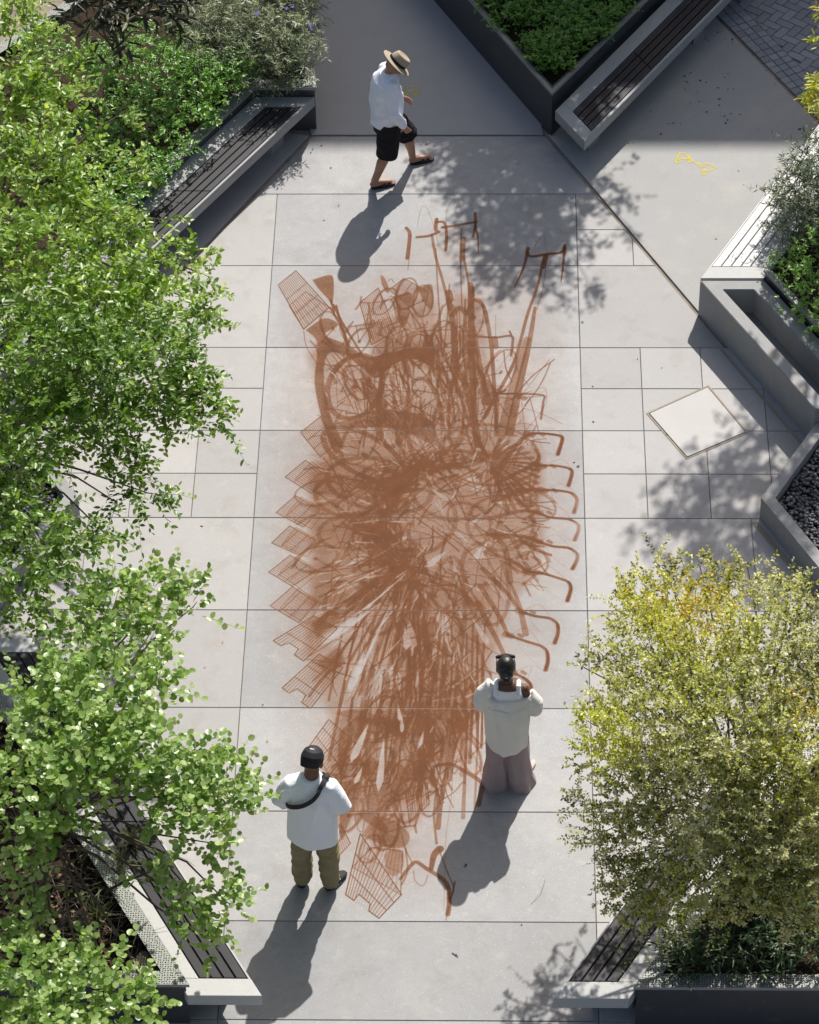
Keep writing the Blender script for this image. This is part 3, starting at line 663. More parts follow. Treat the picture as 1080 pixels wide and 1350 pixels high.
    basket([(35, 960), (170, 1050), (320, 905), (215, 850)], C6, .55, 12, 2, True); basket([(75, 1170), (200, 1262), (345, 1080), (240, 1020)], C6, .55, 12, 2, True)
    cv_.fill(C6([(200, 880), (320, 800), (330, 860), (230, 950)]), .5, .02); cv_.fill(C6([(230, 1060), (330, 980), (350, 1050), (270, 1120)]), .5, .02)
    basket([(35, 240), (150, 420), (290, 250), (130, 110)], C8, .5, 14, 2); basket([(60, 320), (150, 415), (290, 390), (200, 200)], C8, .3, 6, 1)
    basket([(215, 1000), (385, 1120), (500, 1000), (290, 690)], C8, .6, 15, 2, True); basket([(250, 860), (495, 1000), (505, 780), (350, 760)], C8, .35, 10, 1)
    basket([(540, 635), (640, 540), (630, 430), (520, 470)], C8, .5, 9, 1); basket([(165, 820), (240, 740), (190, 640), (150, 700)], C8, .45, 8, 1); basket([(600, 240), (665, 270), (710, 210), (670, 120)], C8, .5, 7, 1)
    # seats and heavy bags, soft dark patches
    for p, a in (([(238, 460), (330, 435), (347, 480), (340, 585), (320, 560), (270, 505)], .7), ([(585, 435), (605, 450), (630, 510), (615, 525), (590, 480)], .6), ([(645, 545), (735, 525), (740, 570), (715, 690), (680, 680), (665, 590)], .6), ([(775, 505), (845, 485), (850, 600), (815, 590)], .6),
                 ([(205, 715), (300, 655), (370, 690), (300, 740), (420, 790), (510, 850), (600, 840), (800, 800), (848, 850), (848, 900), (740, 860), (640, 900), (560, 960), (480, 900), (400, 840), (330, 830), (300, 880), (300, 1000), (330, 1150), (390, 1290), (350, 1340), (290, 1180), (250, 990), (260, 860), (260, 770)], .62),
                 ([(355, 1190), (440, 1160), (560, 1120), (700, 1130), (848, 1180), (848, 1290), (700, 1230), (560, 1210), (420, 1215)], .55), ([(480, 900), (560, 1000), (620, 1100), (560, 1120), (500, 1040)], .5)):
        cv_.fill(C4(curve(p + p[:1], 4)), a, .005)
    for p, a in (([(240, 120), (280, 90), (330, 110), (320, 160), (280, 210), (240, 250), (190, 400), (175, 330), (185, 180)], .5), ([(150, 440), (260, 420), (300, 460), (230, 640), (190, 720), (180, 560)], .5), ([(300, 330), (420, 320), (520, 360), (520, 480), (440, 560), (400, 640), (330, 560), (310, 440)], .45),
                 ([(560, 270), (640, 260), (690, 310), (640, 340), (630, 410), (590, 440), (560, 400), (530, 430), (520, 340)], .5), ([(290, 700), (330, 650), (380, 600), (480, 640), (540, 700), (510, 760), (420, 760), (380, 740)], .5), ([(410, 800), (450, 770), (500, 780), (510, 850), (470, 905), (425, 890)], .42), ([(160, 80), (260, 60), (420, 100), (560, 90), (700, 60), (830, 60), (830, 130), (760, 190), (700, 110), (560, 180), (480, 200), (400, 160), (300, 130)], .38),
                 ([(270, 590), (300, 570), (350, 590), (430, 660), (400, 680), (330, 640)], .6), ([(725, 340), (745, 180), (790, 180), (770, 280), (745, 335)], .45), ([(800, 200), (830, 200), (840, 290), (815, 310)], .4)):
        cv_.fill(C8(curve(p + p[:1], 4)), a, .006)
    # ---- tall handlebars at the top
    T = lambda pts, r, a=.72, r2=None: cv_.path(C5(curve(pts, 5)), r, a, r2, soft=.0022)
    T([(0, 242), (60, 235), (100, 220)], .018); T([(100, 150), (95, 200), (110, 215)], .02); T([(95, 165), (140, 170), (150, 250), (145, 310)], .016)
    T([(130, 192), (210, 180), (300, 165)], .018); T([(295, 120), (300, 200), (310, 250), (312, 320)], .016, .72, .006); T([(300, 160), (285, 240)], .012)
    cv_.path(C4(curve([(718, 195), (735, 230), (722, 350)], 5)), .02, .72); cv_.path(C4(curve([(740, 225), (735, 320), (725, 410)], 5)), .004, .6)
    T([(75, 230), (95, 340), (135, 480), (165, 610)], .014, .6, .016); T([(95, 300), (105, 500), (120, 700), (125, 820)], .008, .55); T([(165, 480), (155, 640), (135, 830)], .008, .5)
    T([(160, 560), (185, 700), (200, 900), (250, 1000), (290, 1180), (310, 1300)], .03, .62, .04); T([(160, 520), (170, 560)], .035, .6); T([(130, 830), (200, 980), (260, 1180)], .012, .5, .02)
    T([(225, 200), (222, 400), (228, 590)], .007, .55); T([(235, 250), (230, 330), (228, 360)], .03, .55); T([(240, 350), (262, 480), (280, 600)], .012, .6); T([(245, 560), (235, 800), (255, 1000)], .01, .5)
    T([(275, 500), (275, 640), (280, 900), (295, 1180)], .036, .62, .03); T([(270, 480), (278, 540)], .03, .6); T([(290, 560), (340, 600), (375, 780), (390, 960), (405, 1230)], .022, .6, .018); T([(290, 700), (330, 960), (360, 1080)], .016, .5, .045)
    T([(180, 640), (215, 600), (250, 630)], .03, .5); T([(215, 600), (220, 800)], .006, .5); T([(350, 980), (380, 1040), (350, 1080)], .05, .45)
    T([(565, 298), (560, 325), (585, 340), (660, 328), (735, 318), (752, 282)], .018, .8); T([(562, 320), (540, 400), (495, 500)], .018, .75, .005); T([(752, 290), (742, 390), (732, 470)], .018, .75, .005); T([(655, 335), (640, 395)], .028, .8)
    T([(635, 390), (610, 500), (560, 640), (500, 860), (430, 1000), (340, 1160)], .014, .65, .02); T([(600, 600), (570, 780), (520, 1000), (470, 1240)], .018, .6, .045); T([(560, 760), (500, 960), (430, 1240)], .035, .45, .05); T([(655, 400), (640, 500), (610, 610)], .004, .5)
    T([(310, 748), (400, 752), (480, 745), (485, 790), (478, 845)], .016, .65, .014); T([(395, 755), (400, 800)], .03, .55); T([(480, 740), (470, 720)], .01); T([(400, 640), (400, 750)], .004, .4)
    T([(430, 1038), (520, 1038), (640, 1045), (642, 1080), (630, 1165)], .013, .65, .012); T([(520, 1050), (545, 1060)], .035, .5); T([(600, 1020), (650, 1010), (650, 1100), (540, 1240)], .004, .4)
    T([(590, 1238), (680, 1245), (738, 1258), (735, 1290), (718, 1345)], .013, .65, .012); T([(410, 1060), (400, 1250)], .02, .5); T([(330, 1180), (400, 1050), (450, 1020)], .016, .5)
    for q_ in ([(0, 190), (20, 100), (45, 88), (80, 170), (110, 280)], [(145, 170), (160, 80), (205, 45), (225, 120)], [(590, 300), (640, 230), (660, 320)]): T(q_, .0028, .45)
    # ---- row of handlebars down the right side
    H = lambda pts, r, a=.6, r2=None: cv_.path(C7(curve(pts, 6)), r, a, r2, soft=.0022)
    bars = [[(465, 42), (520, 38), (600, 48), (612, 65), (592, 132)], [(515, 182), (580, 182), (645, 195), (656, 215), (640, 270)], [(522, 290), (590, 292), (655, 305), (678, 335), (665, 390)], [(500, 390), (560, 412), (640, 420), (685, 445), (683, 475), (668, 512)],
            [(500, 518), (570, 540), (640, 548), (680, 575), (676, 605), (658, 640)], [(458, 655), (520, 660), (590, 680), (640, 700), (650, 730), (635, 782)], [(425, 830), (490, 850), (560, 862), (592, 890), (592, 930), (578, 970)], [(370, 935), (450, 962), (520, 985), (545, 1010), (548, 1050), (538, 1090)], [(385, 1100), (440, 1125), (470, 1155), (472, 1195)]]
    for i, b in enumerate(bars):
        H(b, .015, .78, .014); H(b[-3:], .017, .5, .024)
        s = b[0]; t_ = (330 - i * 12, 190 + i * 75); H([s, ((s[0] * 2 + t_[0]) / 3, (s[1] * 2 + t_[1]) / 3 - 14), t_], .018, .55, .026)
        H([(s[0] + 10, s[1]), (s[0] + 90, s[1] - 28), (b[-2][0] - 10, b[-2][1] - 30), (b[-2][0] + 6, b[-2][1])], .0026, .38); H([(s[0] + 40, s[1] + 5), (s[0] + 60, s[1] + 60), (b[-1][0] - 10, b[-1][1] + 10)], .0022, .3)
        cv_.path(C7([(s[0] - 10, s[1] - 4), (s[0] + 14, s[1] + 4)]), .035, .5, soft=.006)
        H([(s[0] + 50, s[1] - 2), (s[0] + 62, s[1] + 6)], .02, .5)
    for k in range(16):
        a0 = -1.35 + k * .17; H([(290, 210), (290 + 90 * math.cos(a0), 210 + 70 * math.sin(a0) - 20), (290 + 215 * math.cos(a0), 230 + 170 * math.sin(a0))], .008, .5, .022)
    for k in range(10): H([(480 + pr.uniform(-15, 20), 110 + k * 60), (495 + pr.uniform(-10, 20), 150 + k * 58), (440 + pr.uniform(-40, 30), 190 + k * 58)], .02, .42, .014)
    H([(480, 570), (520, 630), (550, 668)], .01, .5); H([(440, 700), (470, 760)], .01, .5); H([(300, 470), (360, 560), (380, 700)], .03, .45); H([(380, 700), (420, 800), (450, 930)], .012, .5, .03)
    # ---- tail at the bottom
    B = lambda pts, r, a=.62, r2=None: cv_.path(C8(curve(pts, 6)), r, a, r2, soft=.0022)
    B([(495, 920), (540, 860), (575, 835), (630, 870), (700, 915), (735, 960), (742, 1040), (735, 1100)], .016, .68, .022); B([(695, 768), (665, 800), (650, 870)], .036, .72, .02); B([(690, 770), (730, 880), (765, 970), (740, 1040)], .006, .6); B([(772, 935), (750, 1020), (725, 1130)], .008, .6, .004)
    B([(560, 880), (570, 930), (610, 955), (635, 900)], .004, .5); B([(665, 350), (700, 340), (760, 340), (830, 380), (895, 420), (912, 450), (900, 500), (892, 545)], .016, .62, .022)
    B([(740, 335), (715, 450), (695, 560), (685, 660)], .02, .62, .024); B([(700, 350), (675, 480), (665, 600), (678, 740)], .006, .55, .012); B([(760, 350), (755, 480), (740, 600), (725, 720), (715, 1080)], .0026, .42)
    B([(660, 370), (650, 420), (665, 445)], .022, .6); B([(750, 355), (765, 385), (785, 365)], .005, .5); B([(850, 260), (890, 340), (915, 420)], .004, .45); B([(280, 600), (275, 660), (300, 680), (312, 620)], .005, .55)
    B([(500, 690), (520, 770), (560, 850)], .006, .5); B([(520, 760), (530, 880), (500, 950)], .008, .5)
    for x in range(9): B([(250 + x * 50, 0), (240 + x * 48, 120), (235 + x * 44, 260 + (x % 3) * 60)], .01, .42, .022)
    for a, b, r in (((330, 130), (240, 330), 22), ((410, 200), (380, 480), 20), ((300, 350), (260, 440), 14), ((500, 90), (500, 180), 12), ((610, 170), (590, 250), 12), ((480, 30), (490, 120), 12)):
        sliver(*C8([a, b]), r / 3.857 / 145, .75)
paint_bikes()
Dh, Dw = cv_.D.shape
streak = vnoise(Dh, Dw, 5, nr, 160) * .5 + vnoise(Dh, Dw, 14, nr, 320) * .5
blot = vnoise(Dh, Dw, 60, nr) * .5 + vnoise(Dh, Dw, 22, nr) * .5
fine = nr.random((Dh, Dw)).astype(np.float32)
# brush smears: where paint is dense it was swept sideways
sm = cv_.D.copy()
for k in (7, 17): sm = (sm + np.roll(sm, k, 1) + np.roll(sm, -k, 1)) / 3
mixf = np.clip((streak - .5) * 3.2, 0, .45) * np.clip(blot * 1.6 - .4, 0, 1)
Dd_ = cv_.D * (1 - mixf * .6) + sm * mixf * .6
Dd_ = Dd_ * (.80 + .24 * blot + .12 * (streak - .5)) * (.92 + .14 * fine)
def soft(a, k):
    for _ in range(3):
        c = np.cumsum(np.pad(a, ((k, k + 1), (0, 0)), mode='edge'), 0); a = (c[2 * k + 1:] - c[:-2 * k - 1])[:a.shape[0]] / (2 * k + 1)
        c = np.cumsum(np.pad(a, ((0, 0), (k, k + 1)), mode='edge'), 1); a = (c[:, 2 * k + 1:] - c[:, :-2 * k - 1])[:, :a.shape[1]] / (2 * k + 1)
    return a
Dd_ = np.maximum(Dd_, 0) + .16 * soft(cv_.D, 22) * (.6 + .6 * blot) * (1 - cv_.D)
for yr in ROWS[1:-2]:                                    # the sheet of pigment breaks at the open joints
    j = int((yr - cv_.y0) / cv_.res)
    if 2 < j < Dh - 2: Dd_[j - 1:j + 1] *= .25
edge = np.minimum(1, np.minimum(np.arange(Dw), Dw - 1 - np.arange(Dw)) / 30)[None] * np.minimum(1, np.minimum(np.arange(Dh), Dh - 1 - np.arange(Dh)) / 30)[:, None]
cv_.D = (np.clip(Dd_ * 1.12, 0, .95) * edge).astype(np.float32)
def rust(n, L, b, D):
    geo = n.new('ShaderNodeNewGeometry'); no = n.new('ShaderNodeTexNoise'); no.inputs['Scale'].default_value = 6; no.inputs['Detail'].default_value = 6; L.new(geo.outputs['Position'], no.inputs['Vector'])
    r = n.new('ShaderNodeValToRGB'); e = r.color_ramp.elements; e[0].position = .3; e[0].color = (1.12, 1.1, 1.05, 1); e[1].position = .7; e[1].color = (.88, .86, .84, 1); L.new(no.outputs[0], r.inputs[0])
    rd = n.new('ShaderNodeValToRGB'); e = rd.color_ramp.elements; e[0].position = .15; e[0].color = (.36, .20, .12, 1); e[1].position = .9; e[1].color = (.12, .044, .015, 1); x = e.new(.5); x.color = (.275, .115, .043, 1); L.new(D, rd.inputs[0])
    mc = n.new('ShaderNodeMix'); mc.data_type = 'RGBA'; mc.blend_type = 'MULTIPLY'; mc.inputs[0].default_value = 1; L.new(rd.outputs[0], mc.inputs[6]); L.new(r.outputs[0], mc.inputs[7]); L.new(mc.outputs[2], b.inputs['Base Color'])
    n2 = n.new('ShaderNodeTexVoronoi'); n2.inputs['Scale'].default_value = 150; L.new(geo.outputs['Position'], n2.inputs['Vector']); s2 = n.new('ShaderNodeSeparateColor'); L.new(n2.outputs['Color'], s2.inputs[0])
    mr = n.new('ShaderNodeMapRange'); mr.inputs[1].default_value = 0; mr.inputs[2].default_value = .25; mr.inputs[3].default_value = .74; mr.inputs[4].default_value = 1; L.new(s2.outputs[0], mr.inputs[0])
    mm = n.new('ShaderNodeMath'); mm.operation = 'MULTIPLY'; L.new(D, mm.inputs[0]); L.new(mr.outputs[0], mm.inputs[1]); L.new(mm.outputs[0], b.inputs['Alpha'])
paint_sheet('floor_painting', cv_, rust, .0022, .05, 'rust-brown floor painting of many overlapping bicycles with baskets and handlebars on the paving', 'painting', rough=.85)
# yellow sprayed survey marks
def mark(ox, oy, s, strokes, label, box):
    f = crop(ox, oy, s); P = np.array(f(box)); c = Canvas(P[:, 0].min() - .06, P[:, 0].max() + .06, P[:, 1].min() - .06, P[:, 1].max() + .06, .0025)
    for st in strokes: c.path(f(curve(st, 5)), .009, .8, soft=.006)
    n_ = vnoise(c.h, c.w, 9, nr); c.D = np.clip(c.D * (.55 + .6 * n_), 0, 1).astype(np.float32)
    def yel(n, L, b, D): b.inputs['Base Color'].default_value = (.62, .50, .045, 1); L.new(D, b.inputs['Alpha'])
    paint_sheet('sprayed_mark', c, yel, .0025, .02, label, 'paint mark')
mark(880, 180, 13.5, [[(190, 360), (235, 290), (310, 310), (380, 350), (340, 400), (240, 400)], [(200, 300), (190, 360), (150, 430), (160, 470), (210, 470), (225, 420), (170, 415)], [(370, 410), (400, 390), (435, 430), (400, 460), (370, 440)], [(440, 420), (500, 470), (560, 500)], [(540, 490), (590, 480), (600, 520), (560, 530)],
                     [(640, 550), (690, 480), (780, 510), (855, 550), (800, 600), (740, 610), (660, 590)], [(650, 590), (610, 660), (650, 685), (690, 650), (670, 610)], [(400, 380), (370, 340)]], 'yellow sprayed glyph like a dumbbell on the pale concrete beside the right bench', [(120, 240), (870, 700)])
mark(420, 40, 5.4, [[(600, 440), (640, 410), (690, 400), (705, 440), (710, 470), (685, 468), (680, 430)], [(600, 460), (615, 440), (640, 450), (620, 470), (600, 460)], [(520, 440), (560, 420), (600, 440)]], 'yellow sprayed glyph on the shaded path just behind the man in the hat', [(500, 390), (715, 480)])

# ------------------------------------------------------------------ foliage engine
TPL = {
    'ovate': (np.array([(0, 0, 0), (.3, .24, .05), (.68, .22, .04), (1, 0, -.06), (.68, -.22, .04), (.3, -.24, .05)]), [(0, 3, 2, 1), (0, 5, 4, 3)]),
    'round': (np.array([(0, 0, 0), (.12, .30, .04), (.5, .46, .07), (.86, .28, .03), (1, 0, -.03), (.86, -.28, .03), (.5, -.46, .07), (.12, -.30, .04)]), [(0, 4, 3, 2, 1), (0, 7, 6, 5, 4)]),
    'small': (np.array([(0, 0, 0), (.5, .28, .03), (1, 0, -.04), (.5, -.28, .03)]), [(0, 3, 2, 1)]),
    'narrow': (np.array([(0, 0, 0), (.35, .085, .02), (1, 0, -.14), (.35, -.085, .02)]), [(0, 3, 2, 1)]),
    'mango': (np.array([(0, 0, 0), (.3, .12, .03), (.7, .11, -.05), (1, 0, -.22), (.7, -.11, -.05), (.3, -.12, .03)]), [(0, 3, 2, 1), (0, 5, 4, 3)]),
    'blade': (np.array([(0, .03, 0), (.5, .03, .22), (1, 0, 0.05), (.5, -.03, .22), (0, -.03, 0)]), [(4, 3, 1, 0), (3, 2, 1)]),
}
def nrmz(a): return a / (np.linalg.norm(a, axis=-1, keepdims=True) + 1e-9)
def leaves(name, kind, P, Dr, Nn, size, tint, mt, parent, stuff=True):
    T, FF = TPL[kind]; N = len(P); k = len(T)
    Dr = nrmz(Dr); S = nrmz(np.cross(Nn, Dr)); Nn = np.cross(Dr, S)
    V = P[:, None] + size[:, None, None] * (T[None, :, 0:1] * Dr[:, None] + T[None, :, 1:2] * S[:, None] + T[None, :, 2:3] * Nn[:, None])
    V = V.reshape(-1, 3) - np.array(parent_world(parent) if parent is not None else (0, 0, 0))
    nl = sum(len(f) for f in FF); idx = np.array([i for f in FF for i in f]); loops = (np.arange(N)[:, None] * k + idx[None]).ravel()
    sizes = np.tile([len(f) for f in FF], N); starts = np.concatenate([[0], np.cumsum(sizes)[:-1]])
    me = bpy.data.meshes.new(name); me.vertices.add(N * k); me.vertices.foreach_set('co', V.astype(np.float32).ravel())
    me.loops.add(len(loops)); me.loops.foreach_set('vertex_index', loops.astype(np.int32)); me.polygons.add(len(sizes))
    me.polygons.foreach_set('loop_start', starts.astype(np.int32)); me.update(calc_edges=True)
    at = me.attributes.new('tint', 'FLOAT', 'POINT'); at.data.foreach_set('value', np.repeat(np.clip(tint, 0, 1), k).astype(np.float32))
    me.materials.append(mt); o = bpy.data.objects.new(name, me); lk(o, parent)
    if stuff: o['kind'] = 'stuff'
    return o
def twigs(blobs, per, L, spacing, origin, up=.35, rnd=.7, droop=.25, rng=RNG, pitch=.8, jit=.35, flat=1.0, nup=1.0, tintscale=1.3, tint0=.45, surf=.35):
    """blobs (x,y,z,r). Returns leaf arrays and twig polylines."""
    P = []; Dd = []; Nn = []; Tt = []; tw = []
    for (x, y, z, r) in blobs:
        n = max(3, int(per * r * r)); c = np.array((x, y, z))
        o = nrmz(rng.normal(size=(n, 3))); rad = r * rng.random((n, 1)) ** surf
        b = c + o * rad * np.array([1, 1, flat])
        out = nrmz(b - np.array(origin)); d = nrmz(o * .7 + out * .7 + rng.normal(size=(n, 3)) * rnd + np.array([0, 0, up]))
        ll = L * rng.uniform(.5, 1.15, (n, 1)) * np.where(rng.random((n, 1)) < .05, 1.7, 1); m_ = int(L / spacing)
        t = np.linspace(.12, 1, m_)[None, :, None]
        pts = b[:, None] + d[:, None] * (ll[:, None] * t) + np.array([0, 0, -1.0]) * droop * (ll[:, None] * t ** 2)
        for i in range(n): tw.append((b[i], b[i] + d[i] * ll[i] * .5 - np.array([0, 0, droop * ll[i, 0] * .25]), pts[i, -1]))
        tan = nrmz(d[:, None] + np.array([0, 0, -1.0]) * droop * 2 * t)
        side = nrmz(np.cross(tan, np.array([0, 0, 1.0]) + rng.normal(size=(n, 1, 3)) * .25)); sgn = np.where(np.arange(m_) % 2 == 0, 1, -1)[None, :, None]
        ld = nrmz(tan * .55 + side * sgn * pitch + rng.normal(size=pts.shape) * jit); ln = nrmz(np.array([0, 0, 1.0]) * nup + rng.normal(size=pts.shape) * .55 * max(jit, .2) * 1.4)
        P.append(pts.reshape(-1, 3)); Dd.append(ld.reshape(-1, 3)); Nn.append(ln.reshape(-1, 3))
        tb = rng.normal(0, .16, (n, 1)); age = (t[..., 0] - .5) * .35
        Tt.append((tint0 + tb + age + rng.normal(0, .13, (n, m_))).ravel())
    return np.concatenate(P), np.concatenate(Dd), np.concatenate(Nn), np.concatenate(Tt), tw
def twig_mesh(name, tw, r, mt, parent, keep=1.0):
    V, F = [], []
    for t in tw:
        if random.random() < keep: tube(t, [r, r * .7, r * .35], 3, V, F)
    return mobj(name, V, F, mt, parent, kind='stuff')
def limbs(t, base, top, blobs, r0, mt, fork=.55, wob=.12):
    """tapered trunk and one limb per blob"""
    base, top = np.array(base, float), np.array(top, float); mid = lerp3(base, top, .5) + np.array([random.uniform(-wob, wob), random.uniform(-wob, wob), 0])
    V, F = tube([base, base + (mid - base) * .15, mid, top], [r0 * 1.25, r0, r0 * .85, r0 * .65], 10); mobj('trunk', V, F, mt, t, smooth=True)
    for (x, y, z, r) in blobs:
        s = base + (top - base) * random.uniform(fork, 1); e = np.array((x, y, z)); d = e - s; L = np.linalg.norm(d)
        c1 = s + d * .35 + np.array([random.uniform(-.1, .1), random.uniform(-.1, .1), .10 * L]); c2 = s + d * .72 + np.array([random.uniform(-.1, .1), random.uniform(-.1, .1), .08 * L])
        rr = min(r0 * .32, .006 + .008 * L); V, F = tube([s, c1, c2, e, e + d / L * r * .5], [rr, rr * .75, rr * .5, rr * .3, rr * .12], 6); mobj('limb', V, F, mt, t, smooth=True)
def lerp3(a, b, t): return a + (b - a) * t
def blobs_px(L, dz=0): return [(*G(u, v, h + dz)[:3], r / 152.0) for u, v, h, r in L]
def single_leaves(t, kind, P, Dr, Nn, size, mt, n, idx):
    """the largest-showing leaves, each an object, sharing three meshes"""
    T, FF = TPL[kind]; ms = []
    for k in (.45, .65, .85):
        me = mesh('leaf', T, FF, mt); at = me.attributes.new('tint', 'FLOAT', 'POINT'); at.data.foreach_set('value', [k] * len(T)); ms.append(me)
    pw = np.array(parent_world(t)); Dr = nrmz(Dr); S = nrmz(np.cross(Nn, Dr)); N2 = np.cross(Dr, S)
    for c, i in enumerate(idx[:n]):
        o = bpy.data.objects.new('leaf', ms[c % 3]); lk(o, t); s = size[i] * 1.05; mm = Matrix.Identity(4)
        for r in range(3): mm[r][0] = Dr[i][r] * s; mm[r][1] = S[i][r] * s; mm[r][2] = N2[i][r] * s; mm[r][3] = P[i][r] - pw[r]
        o.matrix_local = mm
def tree(name, base, top, blobs, r0, leaf, mt, size, per, L, spacing, label, cat='tree', bark=None, twr=.003, keep=1, single=0, parts_name='foliage', zone=None, group=None, **kw):
    t = empty(name, (base[0], base[1], base[2]), label, cat, group)
    limbs(t, base, top, blobs, r0, bark or M_bark)
    P, Dr, Nn, Tt, tw = twigs(blobs, per, L, spacing, kw.pop('origin', base), **kw)
    sz = size * RNG.uniform(.65, 1.2, len(P))
    if zone: Tt = zone(P, Tt)
    if single:
        sc_ = (CAM - P); hh = -np.linalg.norm(sc_, axis=1); uu = 540 + FPX * ((P - CAM) @ CR) / ((P - CAM) @ CF); vv = 675 - FPX * ((P - CAM) @ CU) / ((P - CAM) @ CF)
        vis = (uu > 0) & (uu < 1080) & (vv > 0) & (vv < 1350); order = np.argsort(-(hh + sz * 40 + np.where(vis, 0, -50)))
        order = order[:single * 6][::6]; keepm = np.ones(len(P), bool); keepm[order] = False
        single_leaves(t, leaf, P, Dr, Nn, sz, mt, single, order); P, Dr, Nn, sz, Tt = P[keepm], Dr[keepm], Nn[keepm], sz[keepm], Tt[keepm]
    leaves(parts_name, leaf, P, Dr, Nn, sz, Tt, mt, t)
    twig_mesh('twigs', tw, twr, bark or M_twig, t, keep)
    return t
# ------------------------------------------------------------------ trees on the left
T1 = [(20, 30, 2.9, 45), (5, 120, 2.8, 50), (60, 140, 2.7, 45), (50, 230, 2.8, 65), (125, 205, 2.4, 26), (160, 150, 2.2, 12), (125, 290, 2.6, 50), (180, 225, 2.3, 14), (185, 350, 2.4, 40), (250, 345, 2.1, 16), (215, 290, 2.1, 8), (30, 350, 2.7, 75), (110, 390, 2.6, 62),
      (190, 410, 2.4, 46), (250, 395, 2.1, 28), (265, 345, 2.0, 14), (275, 365, 2.0, 6), (95, 105, 2.3, 20)]
T2 = [(40, 470, 2.5, 80), (120, 480, 2.5, 70), (195, 480, 2.3, 60), (240, 495, 2.1, 34), (285, 545, 1.9, 22), (225, 545, 2.0, 28), (255, 520, 2.0, 24), (265, 440, 2.1, 18), (150, 560, 2.2, 40), (60, 560, 2.3, 60), (15, 620, 2.3, 45), (170, 610, 1.9, 28), (195, 650, 1.8, 20), (150, 660, 1.8, 18), (40, 700, 2.1, 40), (110, 710, 1.9, 24), (20, 780, 2.0, 38), (75, 745, 1.9, 22), (140, 705, 1.8, 12)]
tree('leafy_tree', (-4.25, -2.3, .45), (-4.0, -2.9, 2.0), blobs_px(T1, .35), .07, 'ovate', L_ov, .068, 900, .30, .03, 'bright green tree with pointed oval leaves filling the upper left over the bench', single=280, twr=.0028, tint0=.55, droop=.25, nup=.9, jit=.45)
tree('leafy_tree', (-4.5, -5.1, .15), (-4.0, -5.9, 2.1), blobs_px(T2, .55), .06, 'ovate', L_ov, .064, 900, .30, .03, 'darker green tree with drooping sprays of oval leaves at the middle left', single=200, twr=.0028, tint0=.32, droop=.45, nup=.9, jit=.4)
TB = [(150, 800, 2.2, 40), (215, 785, 2.0, 28), (255, 800, 1.9, 18), (195, 840, 2.1, 34), (110, 850, 2.2, 50), (60, 930, 2.3, 55), (150, 920, 2.3, 60), (205, 900, 2.1, 26), (100, 1000, 2.3, 60), (180, 990, 2.3, 50), (235, 1010, 2.1, 38), (290, 1030, 2.0, 34), (330, 1045, 1.9, 18), (250, 1070, 2.0, 34), (270, 1110, 1.8, 28), (30, 1040, 2.3, 55), (80, 1070, 2.1, 34), (215, 1050, 2.1, 30),
      (215, 1170, 1.6, 22), (260, 1185, 1.5, 22), (300, 1190, 1.5, 18), (250, 1225, 1.4, 16), (285, 1245, 1.3, 12), (20, 1120, 2.0, 30), (40, 1300, 1.5, 50), (110, 1285, 1.5, 40), (160, 1310, 1.4, 32), (20, 1240, 1.6, 28), (70, 1340, 1.5, 45), (50, 1200, 1.4, 18), (205, 1335, 1.2, 16), (60, 1170, 1.2, 16)]
tree('round_leaved_tree', (-3.15, -9.2, .33), (-2.95, -9.55, 1.35), blobs_px(TB), .055, 'round', L_rd, .058, 700, .30, .034, 'light green tree with round coin-like leaves reaching over the lower left bench', single=290, twr=.0026, tint0=.55, droop=.15, nup=1.0, jit=.42)
# ------------------------------------------------------------------ olive-coloured tree on the right
TG = [(840, 800, 2.4, 34), (890, 785, 2.5, 34), (960, 790, 2.5, 36), (1040, 805, 2.5, 36), (795, 865, 2.2, 18), (855, 860, 2.7, 50), (930, 860, 2.8, 62), (1020, 870, 2.8, 62), (1080, 900, 2.6, 52), (815, 930, 2.2, 26), (875, 950, 2.7, 66), (960, 960, 2.9, 76), (1050, 980, 2.7, 66), (790, 1000, 2.0, 24), (850, 1040, 2.3, 52), (920, 1050, 2.5, 70), (1010, 1070, 2.4, 70), (1080, 1080, 2.3, 52),
      (800, 1095, 1.8, 26), (860, 1120, 1.9, 48), (940, 1140, 2.0, 56), (1020, 1150, 2.0, 56), (1080, 1170, 1.9, 42), (835, 1165, 1.6, 24), (880, 1195, 1.6, 32), (960, 1195, 1.6, 24), (1060, 1205, 1.6, 24), (770, 1060, 1.7, 14), (865, 740, 2.3, 6), (770, 880, 2.0, 5), (1040, 770, 2.3, 8), (840, 755, 2.3, 8), (900, 1225, 1.4, 8), (782, 955, 2.0, 20), (812, 1180, 1.5, 16), (850, 1205, 1.5, 16), (835, 1210, 1.4, 10), (920, 735, 2.4, 8), (985, 745, 2.4, 8)]
def zoneG(P, T):
    d = P - CAM; z = d @ CF; u = 540 + FPX * (d @ CR) / z; v = 675 - FPX * (d @ CU) / z
    f = lambda a, b, r: np.exp(-((u - a) ** 2 + (v - b) ** 2) / r ** 2)
    T = .38 + (T - .5) * 1.15 + .07 * np.sin(P[:, 0] * 5 + P[:, 1] * 3.3) + .06 * np.sin(P[:, 2] * 7 + P[:, 1] * 5)
    T = np.clip(T, 0, .64); r_ = RNG.random(len(P))
    yel = .6 * f(860, 800, 75) + .3 * f(960, 830, 70) + 1.2 * f(795, 965, 42) + .35 * f(1050, 1000, 60) + .25 * f(900, 930, 60) + .3 * f(880, 1190, 40) + .25 * f(1040, 780, 30) + .10
    och = .45 * f(925, 800, 40) + .25 * f(1070, 930, 35) + .15 * f(850, 770, 50)
    T = np.where(r_ < yel, .8 + RNG.normal(0, .03, len(P)), T); return np.where(RNG.random(len(P)) < och, .97, T)
